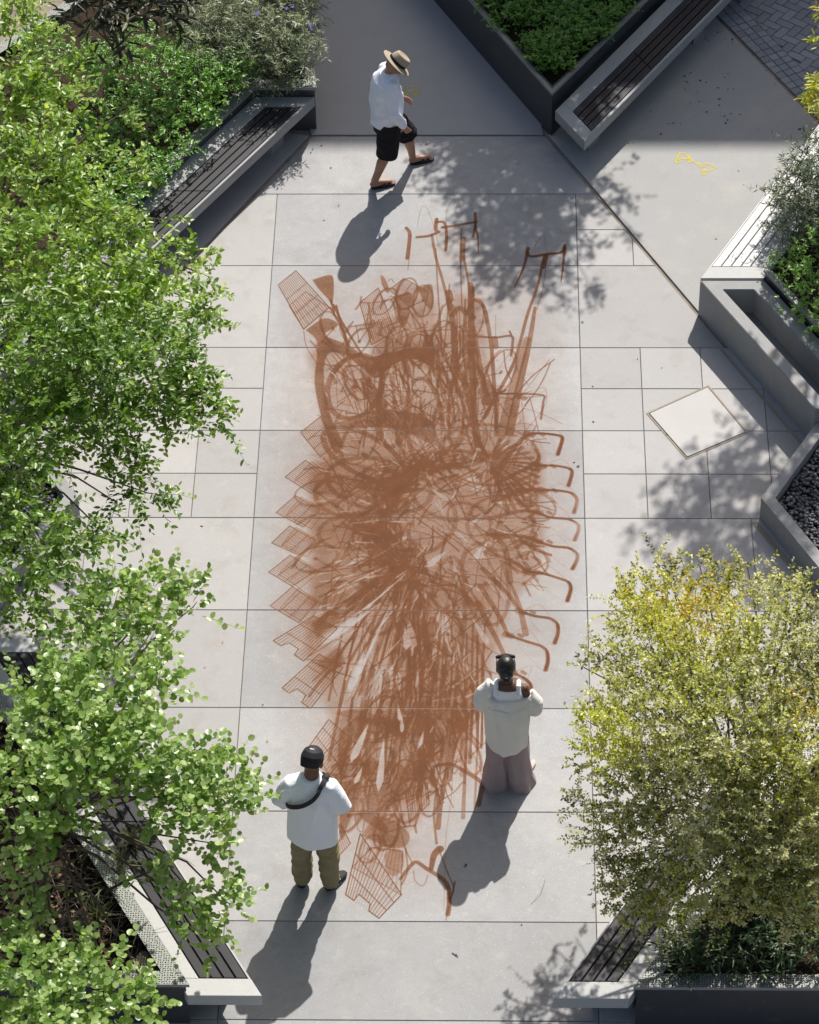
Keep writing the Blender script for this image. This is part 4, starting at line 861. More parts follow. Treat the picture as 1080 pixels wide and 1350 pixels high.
tree('olive_leaved_tree', (2.95, -9.55, .45), (2.8, -9.55, 1.5), blobs_px(TG), .05, 'small', L_sm, .034, 1500, .24, .0115, 'dense small-leaved yellowish olive tree overhanging the lower right bench', twr=.002, tint0=.5, droop=.12, pitch=.9, nup=.8, jit=.5, bark=M_twig, zone=zoneG, keep=.6)
# the twigs of long pale shoots that stick out of that crown
# ------------------------------------------------------------------ trees out of frame whose shade falls into it
def offtree(base, c, r, label, n=9, per=170, sz=.085, **k):
    bl = [(c[0] + random.uniform(-1, 1) * r[0], c[1] + random.uniform(-1, 1) * r[1], c[2] + random.uniform(-1, 1) * r[2], random.uniform(.3, .5)) for _ in range(n)]
    return tree('shade_tree', base, (c[0], c[1], c[2] - r[2] * .8), bl, .09, 'ovate', L_hd, sz, per, .4, .045, label, twr=.004, **k)
def shade_blobs(L, h0=5.4):
    """crown clumps placed on the sun's line above the ground spots they shade"""
    out = []
    for u, v, r in L:
        p = G(u, v); h = h0 + random.uniform(-.5, .5); out.append((p[0] + .287 * h, p[1] + .955 * h, h, r))
    return out
def offtree2(base, top, L, label, per, h0=5.4, sz=.08):
    return tree('shade_tree', base, top, shade_blobs(L, h0), .09, 'ovate', L_hd, sz, per, .34, .045, label, twr=.004)
offtree2((2.0, 3.6, .5), (2.05, 3.7, 3.4), [(620, 225, .25), (680, 215, .35), (740, 225, .3), (650, 275, .28), (710, 290, .33), (750, 270, .25), (690, 330, .25), (640, 340, .14), (730, 345, .18), (790, 235, .12), (815, 262, .10), (780, 320, .10), (775, 370, .10), (660, 375, .12), (600, 190, .2), (570, 215, .12), (735, 385, .1), (625, 300, .12), (850, 110, .5), (820, 60, .5), (900, 30, .5), (800, 120, .22), (790, 80, .3), (860, 60, .3), (830, 110, .2), (640, 245, .22), (700, 250, .3), (665, 305, .24), (725, 305, .22), (620, 205, .2), (655, 195, .25), (700, 200, .25), (745, 200, .25), (600, 235, .12), (690, 360, .12), (625, 340, .12), (830, 300, .08), (760, 210, .2)], 'broad tree standing in the top planter beyond the frame', 900, 4.3, .075)
offtree2((4.9, .9, .5), (4.7, .6, 4.6), [(905, 655, .24), (960, 640, .30), (1010, 680, .30), (960, 700, .30), (890, 715, .15), (930, 740, .2), (1000, 610, .25), (1050, 650, .3), (1040, 720, .3), (985, 560, .14), (965, 590, .12), (850, 690, .08), (905, 600, .08), (1060, 500, .2), (1030, 470, .12), (1080, 560, .3), (1010, 760, .25)], 'tree standing behind the right planter beyond the frame', 560)

# ------------------------------------------------------------------ shrubs and planting
def shrub(name, blobs, kind, mt, size, per, L, spacing, label, cat='shrub', group=None, **k):
    x, y = np.mean([b[0] for b in blobs]), np.mean([b[1] for b in blobs]); z = min(b[2] - b[3] for b in blobs)
    t = empty(name, (x, y, z), label, cat, group)
    P, Dr, Nn, Tt, tw = twigs(blobs, per, L, spacing, (x, y, z), **k)
    leaves('foliage', kind, P, Dr, Nn, size * RNG.uniform(.65, 1.2, len(P)), Tt, mt, t); twig_mesh('twigs', tw, .0022, M_twig_dark, t, .6); return t
hb_ = blobs_px([(275, 140, .8, 30), (215, 215, .75, 26), (165, 260, .72, 24), (60, 60, .9, 45), (310, 90, .85, 34), (180, 60, .9, 45), (150, 110, .85, 45), (210, 95, .9, 50), (265, 105, .9, 45), (296, 112, .85, 22), (200, 150, .85, 50), (255, 148, .8, 34), (150, 170, .8, 50), (215, 190, .75, 36), (248, 190, .7, 14), (180, 225, .75, 45), (110, 190, .8, 50), (185, 235, .7, 22), (120, 80, .9, 35), (130, 260, .75, 45), (240, 70, .85, 40)])
shrub('hedge', hb_, 'ovate', L_hd, .038, 1150, .16, .014, 'bright fresh green bushy hedge behind the upper left bench', 'hedge', tint0=.6, flat=.7, up=.7)
shrub('shrub', blobs_px([(300, 20, 1.0, 50), (360, 20, 1.0, 48), (390, 50, .95, 32), (330, 60, .95, 45), (370, 75, .9, 32), (280, 60, .95, 42), (300, 90, .8, 28), (350, 92, .8, 24), (390, 90, .75, 18), (250, 20, 1.0, 40), (330, -20, 1.0, 50), (385, 15, .95, 40), (400, 70, .85, 26), (340, 40, 1.0, 50), (320, 100, .7, 30), (375, 100, .7, 26), (290, 30, .7, 60), (410, 20, .8, 26)]), 'narrow', L_gy, .075, 800, .22, .014,
      'grey-green narrow-leaved shrub with few violet flowers, corner of the upper left planter', tint0=.55, up=.6, jit=.6)
fl = empty('flowering_sprig', tuple(G(393, 25, 1.2)), 'few small violet flowers on the corner shrub by the top path', 'flowers')
V, F = [], []
for u_, v_, h_ in ((378, 11, 1.25), (386, 9, 1.25), (412, 38, 1.15), (340, 16, 1.3), (338, 19, 1.3), (409, 35, 1.15)):
    p = G(u_, v_, h_)
    for a in range(5):
        an = a * 1.2566; b = len(V); c_, s_ = math.cos(an), math.sin(an)
        V += [tuple(p), (p[0] + .016 * c_ - .008 * s_, p[1] + .016 * s_ + .008 * c_, p[2] + .004), (p[0] + .026 * c_, p[1] + .026 * s_, p[2]), (p[0] + .016 * c_ + .008 * s_, p[1] + .016 * s_ - .008 * c_, p[2] + .004)]; F.append((b, b + 3, b + 2, b + 1))
mobj('petals', V, F, mat('violet_petal', (.16, .09, .42), .6), fl)
mg = blobs_px([(90, 5, 1.9, 22), (140, 5, 1.9, 28), (185, 10, 1.8, 28), (225, 10, 1.7, 24), (130, 40, 1.7, 18), (160, 40, 1.7, 22), (240, 35, 1.5, 16), (200, -20, 1.9, 35), (120, -20, 1.9, 35)])
tree('long_leaved_tree', (*G(146, 118, .5)[:2], .5), tuple(G(150, 40, 1.4)), mg, .035, 'mango', L_br, .17, 330, .22, .028, 'small dark tree with long drooping leaves at the top left corner', tint0=.5, droop=.6, jit=.6, nup=.6)
# ground cover of the top planter
def inpoly(p, poly):
    poly = ccw(poly); c = False
    for i in range(len(poly)):
        a, b = poly[i], poly[(i + 1) % len(poly)]
        if (a[1] > p[1]) != (b[1] > p[1]) and p[0] < (b[0] - a[0]) * (p[1] - a[1]) / (b[1] - a[1]) + a[0]: c = not c
    return c
bl = []
pi_ = inset(PB, .07)
while len(bl) < 190:
    x, y = random.uniform(-.8, 4.0), random.uniform(1.0, 4.3)
    if inpoly((x, y), pi_): bl.append((x, y, random.uniform(.60, .71), random.uniform(.12, .18)))
P, Dr, Nn, Tt, tw = twigs(bl, 1700, .12, .014, (1.3, 3, -2), up=1.2, flat=.5, tint0=.5)
gc = empty('ground_cover', (1.3, 2.8, .5), 'dense dark green leafy ground cover filling the top planter', 'ground cover', kind='stuff')
leaves('foliage', 'ovate', P, Dr, Nn, .036 * RNG.uniform(.65, 1.2, len(P)), Tt, L_cv, gc)
shrub('shrub', blobs_px([(1062, 225, .85, 30), (1050, 265, .8, 34), (1085, 250, .9, 40), (1080, 205, .9, 30), (1045, 290, .7, 30), (1090, 290, .8, 40), (1065, 300, .7, 30), (1060, 250, .85, 36)]), 'narrow', L_gy, .07, 900, .24, .014, 'dark wiry narrow-leaved shrub spilling over the pale right-hand bench', tint0=.22, up=.5, jit=.7)
shrub('shrub', blobs_px([(1030, 350, .62, 18), (1045, 390, .6, 22), (1070, 420, .6, 26), (1045, 345, .7, 26), (1075, 335, .75, 34), (1070, 375, .7, 32), (1092, 390, .7, 34), (1050, 370, .62, 20), (1100, 420, .7, 30)]), 'ovate', L_hd, .034, 950, .13, .013, 'low bright green small-leaved shrub in the right planter below the wiry one', tint0=.8, up=.7)
# sprigs of yellow-green leaves reaching in at the top right edge
sg_ = empty('leafy_sprig', tuple(G(1095, 90, 1.9)), 'yellow-green leafy sprigs reaching in at the upper right edge', 'branch')
bls = blobs_px([(1080, 45, 2.0, 7), (1076, 118, 1.9, 12), (1084, 135, 1.9, 10), (1088, 20, 2.0, 9)])
P, Dr, Nn, Tt, tw = twigs(bls, 3500, .14, .02, tuple(G(1150, 120, 1.8)), up=-.1)
leaves('foliage', 'mango', P, Dr, Nn, .085 * RNG.uniform(.7, 1.1, len(P)), Tt * .3 + .65, L_sm, sg_)
V, F = tube([G(1180, 130, 1.6), G(1120, 90, 1.9), G(1076, 118, 1.9)], [.012, .008, .003], 6); tube([G(1120, 90, 1.9), G(1080, 45, 2.0)], [.007, .003], 6, V, F); mobj('stem', V, F, M_twig, sg_)
# narrow-leaved planting under the olive tree
under = []
for i in range(26):
    for _ in range(50):
        u_, v_ = random.uniform(845, 1110), random.uniform(1120, 1298); p = G(u_, v_, .6)
        if inpoly(p[:2], inset(PG, .2)): break
    else: continue
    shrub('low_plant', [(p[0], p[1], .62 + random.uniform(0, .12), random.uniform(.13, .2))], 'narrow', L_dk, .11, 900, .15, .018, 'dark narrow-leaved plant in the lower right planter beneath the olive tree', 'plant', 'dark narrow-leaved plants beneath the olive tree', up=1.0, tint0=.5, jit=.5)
# litter, dry stems, grass clumps, stone and hose in the lower left planter
PFi = inset(PF, .1)
pts = []
while len(pts) < 2600:
    x, y = random.uniform(-5.2, -1.9), random.uniform(-10.6, -6.6)
    if inpoly((x, y), PFi): pts.append((x, y, .335 + random.uniform(0, .03)))
P = np.array(pts); N = len(P); lt = empty('leaf_litter', (-3, -9, .33), 'carpet of dry brown leaves in the lower left planter', 'leaf litter', kind='stuff')
an = RNG.uniform(0, 6.28, N); leaves('dry_leaves', 'ovate', P, np.stack([np.cos(an), np.sin(an), RNG.normal(0, .25, N)], 1), nrmz(np.stack([RNG.normal(0, .5, N), RNG.normal(0, .5, N), np.ones(N)], 1)), RNG.uniform(.03, .075, N), RNG.uniform(0, 1, N), L_litter, lt)
ds = empty('dry_stems', (-3, -9, .33), 'tangle of bare dry stems in the lower left planter', 'dry stems', kind='stuff')
V, F = [], []
for i in range(240):
    p = G(random.uniform(0, 190), random.uniform(1080, 1280), .35)
    if not inpoly(p[:2], PFi): continue
    a_ = random.uniform(0, 6.28); l = random.uniform(.15, .5); q = np.array([math.cos(a_) * l, math.sin(a_) * l, random.uniform(.02, .35)]); tube([p, p + q * .5 + np.array([0, 0, .04]), p + q], [.004, .003, .0012], 3, V, F)
mobj('stems', V, F, mat('dry_stem', (.24, .19, .15), .9), ds)
for u_, v_ in ((148, 1170), (130, 1215), (160, 1150), (108, 1240), (120, 1130), (60, 1290), (175, 1120)):
    p = G(u_, v_, .36); t = empty('grass_clump', tuple(p), 'strap-leaved grass clump among dry litter in the lower left planter', 'plant', 'grass clumps in the lower left planter')
    N = 46; an = RNG.uniform(0, 6.28, N); el = RNG.uniform(.25, 1.3, N); leaves('blades', 'blade', np.repeat(p[None], N, 0) + RNG.normal(0, .015, (N, 3)) * [1, 1, 0], np.stack([np.cos(an) * np.cos(el), np.sin(an) * np.cos(el), np.sin(el)], 1), np.tile([0, 0, 1.0], (N, 1)) + .01, RNG.uniform(.16, .30, N), RNG.uniform(0, 1, N), L_grass, t)
bm = bmesh.new(); bmesh.ops.create_icosphere(bm, subdivisions=3, radius=.13)
for v in bm.verts: v.co *= 1 + .16 * math.sin(v.co.x * 31 + v.co.y * 17) + .1 * math.sin(v.co.z * 43 + v.co.x * 13); v.co.z *= .55
me = bpy.data.meshes.new('rock'); bm.to_mesh(me); bm.free(); me.materials.append(mat('rock_tan', (.30, .25, .19), .9, .2, noise=[(9, .5, (.2, .16, .12)), (50, .4, (.36, .31, .25))], bump=[(40, .6, .02)]))
me.polygons.foreach_set('use_smooth', [True] * len(me.polygons)); ro = bpy.data.objects.new('rock', me); lk(ro); ro.location = G(190, 1275, .36); tag(ro, 'tan rock lying in the corner of the lower left planter', 'rock')
V, F = tube([tuple(p) for p in curve([G(182, 1205, .36)] + [G(179, 1225, .39), G(182, 1245, .40), G(176, 1268, .38), G(165, 1278, .36)], 8)] if False else [G(*p) for p in ((140, 1160, .36), (160, 1195, .38), (178, 1222, .39), (184, 1243, .40), (181, 1256, .40), (174, 1268, .38), (164, 1278, .36))], .009, 8)
tag(mobj('irrigation_hose', V, F, mat('black_hose', (.02, .022, .028), .35, .5), smooth=True), 'black irrigation hose curving over the litter of the lower left planter', 'hose')
V, F = tube([G(140, 1175, .9), G(165, 1162, 1.05), G(200, 1148, 1.15), G(232, 1128, 1.25)], [.014, .012, .01, .006], 8)
for k in range(34):
    a_ = random.uniform(0, 1); s = G(140 + 92 * a_, 1175 - 47 * a_, .9 + .35 * a_); q = np.array([random.uniform(-.3, .3), random.uniform(-.25, .25), random.uniform(-.1, .2)]); tube([s, s + q * .55 + np.array([0, 0, .02]), s + q], [.0035, .0025, .001], 4, V, F)
tag(mobj('bare_branch', V, F, M_twig_dark), 'dark bare twiggy branch reaching across the lower left bench', 'branch')

# ------------------------------------------------------------------ fallen leaves and specks on the paving
dl = [mesh('dry_leaf', TPL['ovate'][0] * .045, TPL['ovate'][1], M_) for M_ in (mat('leaf_brown', (.12, .06, .03), .8), mat('leaf_dark_brown', (.03, .025, .02), .8), mat('leaf_tan', (.40, .27, .12), .8))]
PTS = [(905, 100, 0), (903, 107, 2), (922, 107, 0), (930, 50, 0), (941, 82, 2), (966, 50, 0), (948, 43, 0), (952, 42, 2), (986, 48, 0), (931, 48, 1), (936, 53, 1), (955, 52, 1), (965, 57, 1), (958, 97, 1), (955, 101, 1), (994, 72, 1), (912, 95, 1), (903, 116, 1), (949, 116, 0), (961, 117, 1), (966, 117, 0), (919, 122, 1), (930, 148, 1), (963, 149, 1), (954, 154, 1), (960, 157, 1), (956, 161, 1), (951, 153, 1), (978, 151, 1), (920, 134, 1), (867, 134, 1), (856, 148, 1), (886, 162, 0), (845, 172, 2), (871, 178, 1), (835, 187, 1), (828, 188, 1), (883, 163, 1), (999, 171, 1), (1012, 92, 1), (1023, 111, 1), (1057, 169, 0), (1048, 193, 1), (1006, 247, 2), (946, 315, 2), (973, 224, 1), (930, 108, 1), (910, 137, 1), (898, 162, 1), (950, 138, 1), (946, 131, 0), (985, 92, 2), (840, 120, 2),
       (581, 123, 1), (411, 197, 1), (409, 202, 1), (422, 192, 1), (446, 270, 1), (437, 222, 1), (426, 290, 1), (300, 427, 2), (315, 580, 2), (264, 692, 2), (293, 845, 2), (255, 900, 2), (269, 880, 2), (841, 472, 1), (873, 484, 1), (780, 509, 1), (781, 555, 1), (759, 609, 1), (760, 615, 1), (929, 541, 0), (882, 573, 1), (932, 574, 1), (612, 1143, 0), (1017, 1283, 0), (602, 1257, 1), (689, 1218, 0), (305, 1182, 1), (345, 930, 1), (352, 975, 2), (545, 185, 1), (560, 190, 1), (770, 425, 1)]
for i, (u_, v_, k) in enumerate(PTS):
    o = bpy.data.objects.new('fallen_leaf', dl[k]); lk(o); o.location = G(u_, v_, .006); o.rotation_euler = (random.uniform(-.4, .4), random.uniform(-.3, .3), random.uniform(0, 6.28)); s = random.uniform(.5, 1.15) if k != 1 else random.uniform(.45, .8); o.scale = (s, s * random.uniform(.7, 1), s)
    reg = 'shaded right-hand concrete' if u_ > 790 and v_ < 330 else ('paving in the middle and on the left' if u_ < 740 else 'pale tiles round the access cover')
    tag(o, ['small brown dry leaf', 'tiny dark leaf scrap', 'small tan dry leaf'][k] + ' lying on the ' + reg, 'leaf', ['small brown dry leaves', 'tiny dark leaf scraps', 'small tan dry leaves'][k] + ' on the ' + reg)
# fine dry twig on the paving
V, F = tube([G(700, 1192, .005), G(713, 1178, .012), G(719, 1160, .006)], .0012, 4)
tag(mobj('fallen_twig', V, F, M_twig), 'thin curved dry twig lying on the paving left of the olive tree', 'twig')
V, F = tube([G(596, 1256, .006), G(604, 1261, .008)], .004, 4); tag(mobj('fallen_twig', V, F, M_twig_dark), 'tiny dark twig scrap on the bottom paving slab', 'twig')
#PEOPLE#
# ------------------------------------------------------------------ people
def loft(rings, V, F, n=24, cap=True):
    """rings of (centre, rx, ry, twist) stacked along a limb or trunk"""
    b = len(V)
    for i, r in enumerate(rings):
        c = np.array(r[0], float); rx, ry = r[1], r[2]; rot = r[3] if len(r) > 3 else 0; ax = r[4] if len(r) > 4 else None; pw = r[5] if len(r) > 5 else 1.0
        if ax is None:
            a = np.array(rings[min(i + 1, len(rings) - 1)][0], float) - np.array(rings[max(i - 1, 0)][0], float)
        else: a = np.array(ax, float)
        a /= np.linalg.norm(a) + 1e-9; x = np.array([1.0, 0, 0]); x = x - a * (x @ a)
        if np.linalg.norm(x) < .25: x = np.array([0, 1.0, 0]); x = x - a * (x @ a)
        x /= np.linalg.norm(x); y = np.cross(a, x)
        for k in range(n):
            t = 2 * math.pi * k / n + rot; ct, st = math.cos(t), math.sin(t)
            ct = math.copysign(abs(ct) ** pw, ct); st = math.copysign(abs(st) ** pw, st)
            V.append(tuple(c + x * rx * ct + y * ry * st))
    for i in range(len(rings) - 1):
        for k in range(n):
            F.append((b + i * n + k, b + i * n + (k + 1) % n, b + (i + 1) * n + (k + 1) % n, b + (i + 1) * n + k))
    F.append(tuple(b + k for k in range(n))[::-1]); F.append(tuple(b + (len(rings) - 1) * n + k for k in range(n)))
def limb_(pts, rad, V, F, n=16):
    """round-ended tapering chain"""
    pts = [np.array(p, float) for p in pts]; R = []
    d0 = pts[0] - pts[1]; d0 /= np.linalg.norm(d0); d1 = pts[-1] - pts[-2]; d1 /= np.linalg.norm(d1)
    for s in (.95, .6): R.append((pts[0] + d0 * rad[0] * s, rad[0] * math.sqrt(1 - s * s), rad[0] * math.sqrt(1 - s * s)))
    for p, r in zip(pts, rad): R.append((p, r, r))
    for s in (.6, .95): R.append((pts[-1] + d1 * rad[-1] * s, rad[-1] * math.sqrt(1 - s * s), rad[-1] * math.sqrt(1 - s * s)))
    loft(R, V, F, n)
def ball(c, r, V, F, n=20):
    c = np.array(c, float); r = np.array(r if np.iterable(r) else (r, r, r), float)
    loft([(c + np.array([0, 0, r[2] * math.sin(t)]), r[0] * math.cos(t), r[1] * math.cos(t), 0, (0, 0, 1)) for t in np.linspace(-1.5, 1.5, 11)], V, F, n)
def fuse(name, V, F, mt, parent, rot, voxel=.007, smooth=4, folds=None):
    """one continuous skin over the overlapping volumes; verts are in the figure's own frame"""
    me = bpy.data.meshes.new(name); me.from_pydata([tuple(map(float, v)) for v in V], [], F); me.update(); o = bpy.data.objects.new(name, me); lk(o)
    a = o.modifiers.new('r', 'REMESH'); a.mode = 'VOXEL'; a.voxel_size = voxel
    s = o.modifiers.new('s', 'SMOOTH'); s.iterations = smooth; s.factor = .5
    dg = bpy.context.evaluated_depsgraph_get(); m2 = bpy.data.meshes.new_from_object(o.evaluated_get(dg)); bpy.data.objects.remove(o); bpy.data.meshes.remove(me)
    n = len(m2.vertices); co_ = np.zeros(n * 3, np.float32); m2.vertices.foreach_get('co', co_); co_ = co_.reshape(-1, 3)
    if folds:
        nn = np.zeros(n * 3, np.float32); m2.vertices.foreach_get('normal', nn); nn = nn.reshape(-1, 3); co_ = co_ + nn * folds(co_)[:, None]
    c, s_ = math.cos(rot), math.sin(rot); R = np.array([[c, -s_, 0], [s_, c, 0], [0, 0, 1]]); co_ = co_ @ R.T
    m2.vertices.foreach_set('co', co_.astype(np.float32).ravel()); m2.polygons.foreach_set('use_smooth', [True] * len(m2.polygons)); m2.materials.clear(); m2.materials.append(mt); m2.name = name; m2.update()
    o = bpy.data.objects.new(name, m2); lk(o, parent); return o
def plain(name, V, F, mt, parent, rot, smooth=True):
    c, s_ = math.cos(rot), math.sin(rot); R = np.array([[c, -s_, 0], [s_, c, 0], [0, 0, 1]])
    o = bpy.data.objects.new(name, mesh(name, np.array(V, float) @ R.T, F, mt, smooth)); lk(o, parent); return o
def hand(wrist, d, palm_n, side, s, V, F, curl=.5):
    """palm, four unequal bent fingers and a thumb leaving the side of the palm"""
    w_ = np.array(wrist, float); d = np.array(d, float); d /= np.linalg.norm(d); pn = np.array(palm_n, float); pn -= d * (pn @ d); pn /= np.linalg.norm(pn); sd = np.cross(d, pn) * side
    loft([(w_ - d * .01, .024 * s, .018 * s), (w_ + d * .02 * s, .030 * s, .016 * s), (w_ + d * .06 * s, .038 * s, .014 * s), (w_ + d * .088 * s, .036 * s, .011 * s)], V, F, 14) if False else None
    for k in range(4):
        off = sd * (-.027 + .018 * k) * s; limb_([w_ + off * .55, w_ + off + d * .088 * s], [.0135 * s, .0115 * s], V, F, 8)
        l = (.060, .072, .068, .052)[k] * s; b = w_ + off + d * .088 * s; a1, a2 = curl * .6, curl * 1.5
        p1 = b + (d * math.cos(a1) + pn * math.sin(a1)) * l * .5; p2 = p1 + (d * math.cos(a2) + pn * math.sin(a2)) * l * .5
        limb_([b, p1, p2], [.0095 * s, .0088 * s, .007 * s], V, F, 8)
    tb = w_ + sd * -.028 * s + d * .028 * s; limb_([tb, tb + (-sd * .03 + d * .025 + pn * .012) * s, tb + (-sd * .038 + d * .055 + pn * .022) * s], [.014 * s, .0105 * s, .008 * s], V, F, 8)
def head(c, fwd, V, F, s=1.0):
    """skull, face with brow, nose, lips, chin and ears; looks along fwd"""
    c = np.array(c, float); f = np.array(fwd, float); f /= np.linalg.norm(f); x = np.cross(f, [0, 0, 1.0]); x /= np.linalg.norm(x); u_ = np.cross(x, f)
    b0 = len(V); tmp, tf = [], []
    ball((0, -.008, .02), (.077, .095, .098), tmp, tf); ball((0, .022, -.045), (.056, .066, .066), tmp, tf); ball((0, .06, -.085), (.026, .022, .022), tmp, tf)
    limb_([(0, .088, .012), (0, .106, -.022)], [.009, .014], tmp, tf, 8); limb_([(-.024, .082, -.058), (.024, .082, -.058)], [.007, .007], tmp, tf, 8); limb_([(-.03, .086, .026), (.03, .086, .026)], [.009, .009], tmp, tf, 8)
    for k in (-1, 1): ball((k * .078, -.005, -.012), (.011, .02, .032), tmp, tf, 10)
    for p in tmp: V.append(tuple(c + s * (x * p[0] + f * p[1] + u_ * p[2])))
    F += [tuple(i + b0 for i in q) for q in tf]; return x, f, u_
def foldn(amp, fx=18, fz=9, seed=0):
    r = np.random.default_rng(seed); ph = r.uniform(0, 6.28, 12); K = r.normal(0, 1, (12, 3)) * np.array([fx, fx, fz])
    return lambda P: amp * (1 - 1.6 * np.abs(np.sin(sum(np.sin(P @ K[i] + ph[i]) for i in range(12)) * .55)))
M_skin_d = mat('skin_deep', (.10, .042, .022), .5, .4, noise=[(30, .2, (.13, .055, .03))]); M_skin_m = mat('skin_brown', (.16, .075, .042), .5, .4, noise=[(30, .2, (.12, .055, .03))]); M_skin_l = mat('skin_tan', (.36, .19, .12), .5, .4, noise=[(30, .2, (.42, .22, .15))])
M_white = mat('cotton_white', (.76, .78, .80), .85, .2, noise=[(14, .15, (.66, .68, .72))], bump=[(7, .4, .07), (400, .2, .001)], sheen=.2); M_white_shaded = mat('linen_white_shaded', (.70, .68, .62), .85, .2, noise=[(14, .15, (.60, .58, .53))], bump=[(7, .4, .07), (400, .2, .001)], sheen=.2)  # woman's shirt is white; beige of its backlit shade is mixed into the colour
M_khaki = mat('khaki_twill', (.25, .21, .115), .85, .2, noise=[(10, .25, (.19, .16, .09))], bump=[(22, .5, .02)]); M_blackc = mat('black_cloth', (.014, .013, .016), .85, .2, bump=[(22, .5, .02)]); M_mauve = mat('mauve_crepe', (.36, .28, .275), .8, .3, noise=[(10, .2, (.2, .15, .16))], bump=[(20, .4, .02)])
M_cap = mat('cap_black', (.016, .016, .018), .7, .3); M_hair = mat('hair_black', (.008, .007, .007), .35, .5, bump=[(160, .5, .004)]); M_straw = mat('hat_tan', (.36, .30, .22), .85, .2, noise=[(20, .2, (.28, .23, .17))], bump=[(300, .4, .002)])
M_leath = mat('dark_leather', (.03, .02, .018), .5, .4); M_sole = mat('cork_sole', (.16, .09, .05), .8, .2); M_mark = mat('white_print', (.8, .8, .8), .6, .2)
def figure(loc, label, ): return empty('person', tuple(loc), label, 'person')
def shoe(p, yaw, V, F, L=.27, w_=.05, h=.07):
    c, s = math.cos(yaw), math.sin(yaw); f = np.array([-s, c, 0]); p = np.array(p, float)
    loft([(p - f * .07 + [0, 0, h * .5], w_ * .5, h * .42, 0, f), (p - f * .055 + [0, 0, h * .55], w_ * .85, h * .55, 0, f), (p + [0, 0, h * .55], w_ * .9, h * .62, 0, f), (p + f * .08 + [0, 0, h * .42], w_ * 1.0, h * .42, 0, f), (p + f * .15 + [0, 0, h * .32], w_ * .9, h * .3, 0, f), (p + f * .185 + [0, 0, h * .25], w_ * .5, h * .18, 0, f)], V, F, 16)
# ---- man in black cap, white t-shirt and khaki trousers
rot = math.radians(-8); base = G(418, 1166); pm = figure(base, 'man seen from behind in black cap, white t-shirt, sling strap and khaki trousers')
V, F = [], []
hd = (0.0, .085, 1.53); head(hd, (.10, .80, -.55), V, F, 1.1); limb_([(0, .0, 1.34), (0, .05, 1.47)], [.066, .062], V, F)
loft([((0, 0, .86), .15, .10), ((0, -.005, 1.05), .14, .095), ((0, -.01, 1.25), .155, .10), ((0, 0, 1.34), .12, .08), ((0, .01, 1.41), .065, .06)], V, F)
for k in (-1, 1):
    limb_([(k * .10, 0, .88), (k * .115, .01, .48), (k * .12, -.01, .09)], [.085, .058, .04], V, F); limb_([(k * .12, -.02, .05), (k * .13, .12, .035)], [.036, .028], V, F)
    limb_([(k * .15, .0, 1.325), (k * .225, -.03, 1.10)], [.046, .040], V, F); limb_([(k * .235, -.03, 1.10), (k * .22, .12, .99), (k * .16, .23, 1.0)], [.043, .038, .027], V, F)
    hand((k * .16, .23, 1.0), (-k * .6, .75, .1), (-k * .5, 0, -.8), k, 1.0, V, F, .8)
fuse('body', V, F, M_skin_m, pm, rot, .006, 3)
V, F = [], []
loft([((.0, -.01, .67), .222, .165, 0, (0, 0, 1)), ((0, -.012, .80), .218, .162, 0, (0, 0, 1)), ((0, -.01, 1.0), .205, .15, 0, (0, 0, 1)), ((0, -.01, 1.2), .20, .14, 0, (0, 0, 1)), ((0, -.005, 1.31), .195, .118, 0, (0, 0, 1)), ((0, .0, 1.385), .15, .092, 0, (0, 0, 1)), ((0, .01, 1.425), .085, .075, 0, (0, 0, 1))], V, F, 32)
for k in (-1, 1): loft([((k * .09, 0, 1.355), .06, .075), ((k * .155, -.005, 1.33), .08, .085), ((k * .215, -.015, 1.22), .082, .082), ((k * .262, -.02, 1.09), .088, .082)], V, F, 20)
fuse('t_shirt', V, F, M_white, pm, rot, .0085, 5, foldn(.010, 9, 4, 1))
V, F = [], []
loft([((0, 0, .70), .17, .125, 0, (0, 0, 1)), ((0, 0, .95), .155, .11, 0, (0, 0, 1))], V, F)
for k in (-1, 1): loft([((k * .085, 0, .84), .105, .115, 0, (0, 0, 1)), ((k * .10, .0, .62), .098, .11, 0, (0, 0, 1)), ((k * .115, .005, .40), .088, .098, 0, (0, 0, 1)), ((k * .12, -.005, .2), .085, .092, 0, (0, 0, 1)), ((k * .122, -.012, .065), .078, .085, 0, (0, 0, 1))], V, F, 20)
fuse('trousers', V, F, M_khaki, pm, rot, .008, 3, foldn(.010, 9, 13, 2))
for k in (-1, 1):
    V, F = [], []; shoe((k * .128, .0, 0), math.radians(8 if k < 0 else -30), V, F); so_ = fuse('shoe', V, F, M_cap, pm, rot, .007, 2)
    if k > 0:
        V, F = [], []
        for q in range(3):
            c, s = math.cos(math.radians(-30)), math.sin(math.radians(-30)); f = np.array([-s, c, 0]); r_ = np.array([c, s, 0]); p = np.array([k * .128, 0, 0]) + f * (.01 + .03 * q) + r_ * .043
            tube([p + [0, 0, .012], p - r_ * .012 + [0, 0, .06]], .006, 5, V, F)
        o = plain('stripes', V, F, M_mark, so_, rot)
V, F = [], []; x_, f_, u_ = head(hd, (.10, .80, -.55), [], [])
H = lambda a, b, c: tuple(np.array(hd) + (x_ * a + f_ * b + u_ * c) * 1.1)
loft([(H(0, -.012, .005), .096, .117, 0, u_), (H(0, -.012, .05), .095, .116, 0, u_), (H(0, -.008, .09), .077, .095, 0, u_), (H(0, -.005, .113), .044, .055, 0, u_), (H(0, -.005, .120), .01, .012, 0, u_)], V, F, 28)
loft([(H(0, -.06, -.03), .078, .055, 0, u_), (H(0, -.02, .03), .095, .11, 0, u_)], V, F, 24)
cap_ = fuse('cap', V, F, M_cap, pm, rot, .005, 2)
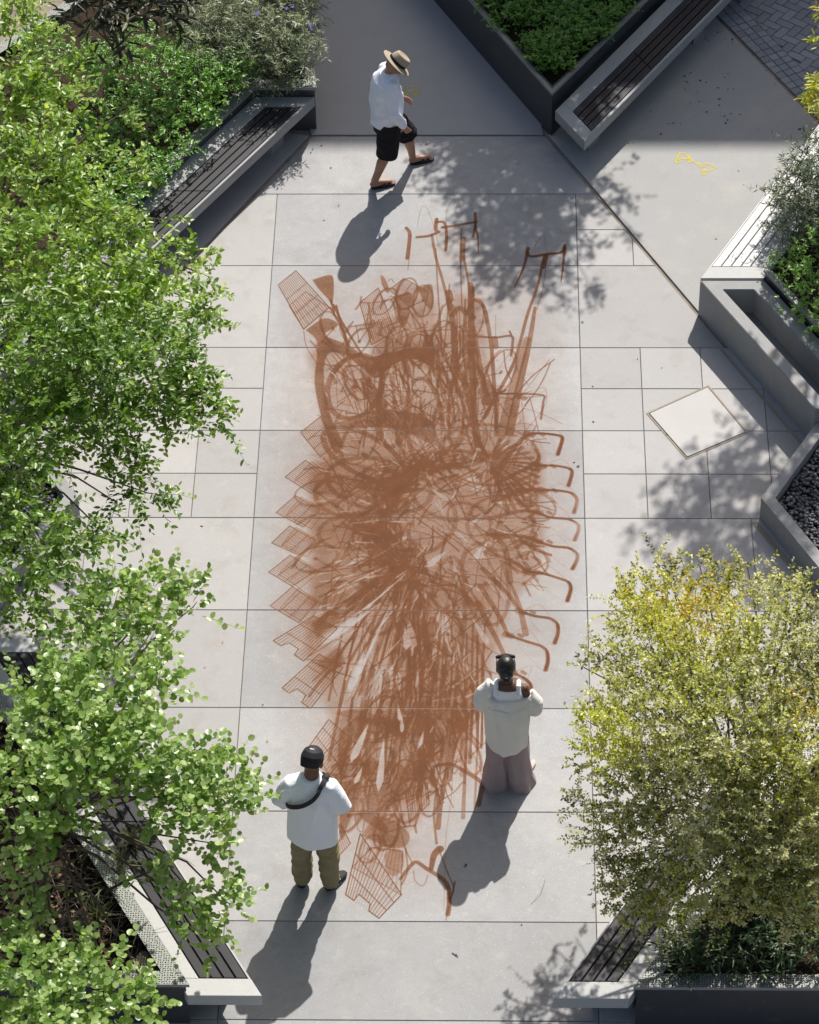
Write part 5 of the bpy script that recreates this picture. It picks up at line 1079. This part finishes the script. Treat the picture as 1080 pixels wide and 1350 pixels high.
V, F = [], []; loft([(H(0, .105, .018), .07, .055, 0, u_), (H(0, .108, .026), .068, .054, 0, u_)], V, F, 24); plain('brim', V, F, M_cap, cap_, rot)
V, F = [], []; loft([(H(.0, -.060, .098), .019, .006, 0, u_), (H(.0, -.056, .112), .019, .006, 0, u_)], V, F, 12); plain('badge', V, F, M_mark, cap_, rot)
V, F = [], []
sp = [(-.12, .13, 1.10), (-.222, .03, 1.12), (-.18, -.11, 1.16), (-.06, -.165, 1.24), (.045, -.145, 1.325), (.10, -.07, 1.405), (.115, .02, 1.408), (.08, .11, 1.34), (.02, .15, 1.2), (-.12, .13, 1.10)]
P_ = [np.array(p) for p in curve(sp, 6)]
for i in range(len(P_)):
    t_ = P_[min(i + 1, len(P_) - 1)] - P_[max(i - 1, 0)]; t_ /= np.linalg.norm(t_); o_ = P_[i] - np.array([0, 0, P_[i][2]]); o_ = np.array([o_[0], o_[1], .25 * (P_[i][2] > 1.38)]); o_ /= np.linalg.norm(o_) + 1e-9; w_ = np.cross(t_, o_)
    V += [tuple(P_[i] + w_ * .021 + o_ * .004), tuple(P_[i] - w_ * .021 + o_ * .004), tuple(P_[i] - w_ * .021 + o_ * .012), tuple(P_[i] + w_ * .021 + o_ * .012)]
for i in range(len(P_) - 1):
    for k in range(4): F.append((i * 4 + k, i * 4 + (k + 1) % 4, i * 4 + 4 + (k + 1) % 4, i * 4 + 4 + k))
plain('sling_strap', V, F, M_cap, pm, rot, False)
V, F = [], []; ball((-.02, .19, 1.12), (.10, .045, .07), V, F); fuse('sling_bag', V, F, M_cap, pm, rot, .008, 2)
V, F = [], []; ball((.12, .03, 1.415), (.035, .04, .018), V, F, 12); plain('shoulder_pad', V, F, M_cap, pm, rot)
# ---- woman in slipped white shirt and mauve wide trousers
rot = math.radians(-3); base = G(668, 1027); pw_ = figure(base, 'woman seen from behind with tied black hair, off-shoulder white shirt and wide mauve trousers')
V, F = [], []; hd = (-.02, .08, 1.50); fw = (-.08, .85, -.42)
head(hd, fw, V, F, 1.04); limb_([(0, .0, 1.32), (-.01, .05, 1.44)], [.054, .05], V, F)
loft([((0, 0, .86), .155, .10), ((0, -.005, 1.02), .125, .085), ((0, -.01, 1.22), .15, .095), ((0, 0, 1.345), .145, .078), ((0, .01, 1.395), .06, .055)], V, F)
for k in (-1, 1):
    limb_([(k * .09, 0, .86), (k * .10, .01, .48), (k * .10, -.01, .08)], [.085, .055, .036], V, F)
    limb_([(k * .10, -.02, .04), (k * .105 + (.06 if k > 0 else 0), .13, .025)], [.033, .026], V, F)
    limb_([(k * .15, .0, 1.31 if k > 0 else 1.285), (k * .205, -.01, 1.08)], [.052 if k > 0 else .045, .036], V, F); limb_([(k * .215, -.01, 1.08), (k * .17, .15, 1.03), (k * .11, .23, 1.08)], [.037, .033, .022], V, F)
    hand((k * .11, .23, 1.08), (-k * .6, .7, .3), (-k * .5, 0, -.8), k, .92, V, F, .8)
fuse('body', V, F, M_skin_d, pw_, rot, .006, 3)
x_, f_, u_ = head(hd, fw, [], []); H = lambda a, b, c: tuple(np.array(hd) + x_ * a + f_ * b + u_ * c)
V, F = [], []; ball(H(0, -.022, .018), (.092, .102, .112), V, F); ball(H(0, -.075, -.03), (.070, .056, .078), V, F); ball(H(.0, -.10, -.085), (.040, .036, .036), V, F, 14); fuse('hair', V, F, M_hair, pw_, rot, .006, 2)
V, F = tube([H(-.03, -.112, -.046), H(0, -.128, -.05), H(.03, -.112, -.054)], .005, 6); plain('hair_clip', V, F, mat('clip_metal', (.5, .48, .45), .3, .5, metallic=1), pw_, rot)
V, F = [], []; limb_([H(-.075, .045, .09), H(-.01, .055, .100)], [.017, .02], V, F, 10); limb_([H(.01, .055, .100), H(.075, .045, .09)], [.02, .017], V, F, 10); limb_([H(-.078, .045, .088), H(-.088, -.03, .04)], [.004, .004], V, F, 6); limb_([H(.078, .045, .088), H(.088, -.03, .04)], [.004, .004], V, F, 6); plain('sunglasses', V, F, M_cap, pw_, rot)
V, F = [], []
loft([((0, -.004, 1.05), .15, .108, 0, (0, 0, 1)), ((0, -.008, 1.22), .163, .108, 0, (0, 0, 1)), ((0, -.006, 1.31), .150, .094, 0, (0, 0, 1)), ((0, -.004, 1.345), .125, .086, 0, (0, 0, 1))], V, F, 28)
for k in (-1, 1): limb_([(k * .105, -.075, 1.30), (k * .10, -.03, 1.375), (k * .10, .04, 1.36), (k * .10, .08, 1.28)], [.028, .024, .024, .026], V, F, 10)
fuse('tank_top', V, F, M_white, pw_, rot, .007, 3)
V, F = [], []
# the shirt hangs from the upper arms, low across the back
def sx(z, rx, ry, cx=0, cy=-.02): return ((cx, cy, z), rx, ry, 0, (0, 0, 1), .9)
loft([sx(.50, .10, .10, .0, -.03), sx(.53, .165, .145), sx(.60, .195, .17), sx(.78, .208, .18), sx(.95, .212, .175), sx(1.10, .212, .16), sx(1.19, .215, .14), sx(1.245, .212, .12, -.005)], V, F, 32)
loft([((-.08, -.01, 1.30), .06, .075), ((-.155, -.0, 1.315), .076, .082), ((-.21, -.01, 1.24), .078, .082), ((-.235, -.01, 1.13), .08, .082), ((-.235, .03, 1.04), .072, .078), ((-.19, .14, 1.0), .055, .06), ((-.14, .20, 1.05), .045, .045)], V, F, 18)
loft([((-.08, -.03, 1.31), .04, .055), ((-.15, -.01, 1.325), .055, .065), ((-.19, 0, 1.28), .06, .07)], V, F, 14)
loft([((.15, -.02, 1.19), .06, .075), ((.215, -.01, 1.215), .065, .078), ((.25, -.01, 1.14), .074, .08), ((.255, .0, 1.05), .074, .08), ((.22, .09, .99), .062, .065), ((.15, .18, 1.04), .045, .045)], V, F, 18)
pleat = foldn(.010, 9, 2.5, 5)
fuse('shirt', V, F, M_white_shaded, pw_, rot, .0085, 4, lambda P: pleat(P) + .010 * np.exp(-(P[:, 0] / .035) ** 2) * (P[:, 1] < 0) * (P[:, 2] < 1.16))
V, F = [], []; tube([(x_s, -.02 - (.142 + .012) * math.sqrt(max(0, 1 - (x_s / .232) ** 2)), 1.165) for x_s in np.linspace(-.17, .17, 13)], .0035, 5, V, F); plain('yoke_seam', V, F, M_white_shaded, pw_, rot)
V, F = [], []
for k in (-1, 1): loft([((k * .075, 0, .88), .10, .105, 0, (0, 0, 1)), ((k * .088, .0, .62), .105, .115, 0, (0, 0, 1)), ((k * .096, -.01, .35), .11, .12, 0, (0, 0, 1)), ((k * .108 + .01, -.025, .12), .117, .14, 0, (0, 0, 1)), ((k * .115 + .022, -.03, .04), .125, .155, 0, (0, 0, 1)), ((k * .115 + .025, -.03, -.03), .135, .165, 0, (0, 0, 1))], V, F, 22)
fuse('trousers', V, F, M_mauve, pw_, rot, .008, 3, foldn(.016, 17, 2.5, 6))
for k in (-1, 1):
    V, F = [], []; shoe((k * .115 + (.06 if k > 0 else 0), .07, 0), math.radians(0 if k < 0 else -25), V, F, w_=.042, h=.05); fuse('shoe', V, F, mat('pink_sandal', (.5, .36, .33), .6, .3) if k < 0 else bpy.data.materials['pink_sandal'], pw_, rot, .007, 2)
pw_.scale = (.93, .93, .92)
# ---- man walking in tan hat, white shirt and black shorts; figure faces +Y of its own frame
rot = math.radians(-72); rear = np.array(G(500, 246)); front = np.array(G(551, 214)); mid = rear * .72 + front * .28
pm3 = figure((mid[0], mid[1], 0), 'man in tan brimmed hat, white long-sleeved shirt, black shorts and sandals walking to the right')
cR, sR = math.cos(-rot), math.sin(-rot)
def loc_(p): d = np.array(p, float) - mid; return np.array([cR * d[0] - sR * d[1], sR * d[0] + cR * d[1], 0])
rf, ff = loc_(rear), loc_(front)      # rear (right, near camera) foot and front (left) foot, own frame
rf[0] = max(rf[0], .05); ff[0] = min(ff[0], -.03)
V, F = [], []; hd = (.0, .075, 1.485); fw = (.02, .70, -.80)
head(hd, fw, V, F, 1.06); limb_([(0, .0, 1.33), (0, .04, 1.44)], [.062, .056], V, F)
loft([((0, -.02, .84), .15, .11), ((0, -.02, 1.02), .15, .12), ((0, -.02, 1.22), .17, .115), ((0, -.005, 1.36), .15, .09), ((0, .02, 1.41), .07, .06)], V, F)
rk = np.array([.10, -.05, .46]); fk = np.array([-.10, .24, .49])
limb_([(.09, -.01, .84), rk, rf + [0, -.05, .09]], [.09, .058, .038], V, F); limb_([(-.09, 0, .84), fk, ff + [0, -.06, .10]], [.09, .058, .038], V, F)
limb_([rk + [0, -.012, -.02], lerp3(rk, rf + np.array([0, -.05, .09]), .35) + [0, -.012, 0], lerp3(rk, rf + np.array([0, -.05, .09]), .75)], [.05, .056, .04], V, F); limb_([fk + [0, -.012, -.02], lerp3(fk, ff + np.array([0, -.06, .10]), .35) + [0, -.012, 0], lerp3(fk, ff + np.array([0, -.06, .10]), .75)], [.05, .056, .04], V, F)
for ft, yaw in ((rf, 0), (ff, 0)):
    limb_([ft + [0, -.065, .05], ft + [0, .02, .055], ft + [0, .12, .035]], [.036, .036, .032], V, F)
    for q in range(5): limb_([ft + [(-.03 + .015 * q), .13, .03], ft + [(-.032 + .016 * q), .165 - abs(q - 1.5) * .006, .026]], [.011, .008], V, F, 8)
armR = [(.17, -.0, 1.345), (.235, -.03, 1.08), (.22, .10, .86)]; armL = [(-.17, .02, 1.345), (-.23, .04, 1.09), (-.22, .19, .90)]
for a in (armR, armL): limb_(a, [.052, .042, .028], V, F)
hand(armR[2], (-.05, .45, -.8), (-1, .2, 0), 1, 1.0, V, F, .6); hand(armL[2], (.2, .8, -.45), (1, 0, -.3), -1, 1.0, V, F, .5)
fuse('body', V, F, M_skin_l, pm3, rot, .006, 2)
V, F = [], []
loft([((0, -.02, .795), .185, .165, 0, (0, 0, 1)), ((0, -.02, .92), .18, .17, 0, (0, 0, 1)), ((0, -.02, 1.08), .18, .175, 0, (0, 0, 1)), ((0, -.03, 1.24), .195, .155, 0, (0, 0, 1)), ((0, -.015, 1.345), .185, .135, 0, (0, 0, 1)), ((0, .01, 1.40), .135, .115, 0, (0, 0, 1)), ((0, .03, 1.44), .078, .08, 0, (0, 0, 1))], V, F, 32)
for a in (armR, armL):
    a0, a1, a2 = map(np.array, a); limb_([a0, lerp3(a0, a1, .5), a1, lerp3(a1, a2, .5), lerp3(a1, a2, .93)], [.074, .068, .062, .056, .050], V, F, 18)
fuse('shirt', V, F, mat('linen_white', (.76, .79, .86), .85, .2, noise=[(14, .15, (.68, .72, .80))], bump=[(7, .4, .07)]), pm3, rot, .008, 4, foldn(.012, 11, 7, 8))
V, F = [], []
loft([((0, -.02, .70), .165, .14, 0, (0, 0, 1)), ((0, -.02, .93), .16, .13, 0, (0, 0, 1))], V, F)
loft([((.085, -.01, .84), .105, .125), (tuple(lerp3(np.array((.09, -.01, .84)), rk, .6)), .112, .125), (tuple(rk + [0, -.005, -.04]), .108, .12)], V, F, 20); loft([((-.085, 0, .84), .105, .125), (tuple(lerp3(np.array((-.09, 0, .84)), fk, .6)), .108, .12), (tuple(fk + [0, .005, -.03]), .104, .112)], V, F, 20)
fuse('shorts', V, F, M_blackc, pm3, rot, .008, 3, foldn(.006, 14, 12, 9))
x_, f_, u_ = head(hd, fw, [], []); u2 = u_ * .93 + f_ * .1; H = lambda a, b, c: tuple(np.array(hd) + x_ * a + f_ * b + u_ * c)
V, F = [], []
loft([(H(0, -.01, .035), .168, .185, 0, u_), (H(0, -.01, .043), .17, .187, 0, u_), (H(0, -.01, .05), .095, .112, 0, u_), (H(0, -.008, .11), .088, .105, 0, u_), (H(0, -.006, .150), .076, .094, 0, u_), (H(0, -.006, .158), .055, .07, 0, u_), (H(0, -.006, .148), .02, .05, 0, u_)], V, F, 32)
hat = fuse('hat', V, F, M_straw, pm3, rot, .005, 1)
V, F = [], []; loft([(H(0, -.01, .056), .0965, .1135, 0, u_), (H(0, -.0095, .082), .0945, .1115, 0, u_)], V, F, 32); plain('hat_band', V, F, M_blackc, hat, rot)
for ft in (rf, ff):
    V, F = [], []; loft([(ft + np.array([0, .045, .0]), .046, .135, 0, (0, 0, 1), .8), (ft + np.array([0, .045, .022]), .048, .138, 0, (0, 0, 1), .8)], V, F, 24); sd_ = plain('sandal', V, F, M_leath, pm3, rot, False)
    V, F = [], []
    for yy in (.045, .10): 
        pts_ = [ft + np.array([.046 * math.cos(t), yy, .016 + .062 * math.sin(t) * (1 if yy < .08 else .8)]) for t in np.linspace(0, math.pi, 9)]
        for p in pts_: V += [tuple(p + [0, -.016, 0]), tuple(p + [0, .016, 0])]
        b = len(V) - 18; F += [(b + 2 * i, b + 2 * i + 1, b + 2 * i + 3, b + 2 * i + 2) for i in range(8)]
    o = plain('strap', V, F, M_leath, sd_, rot, False)
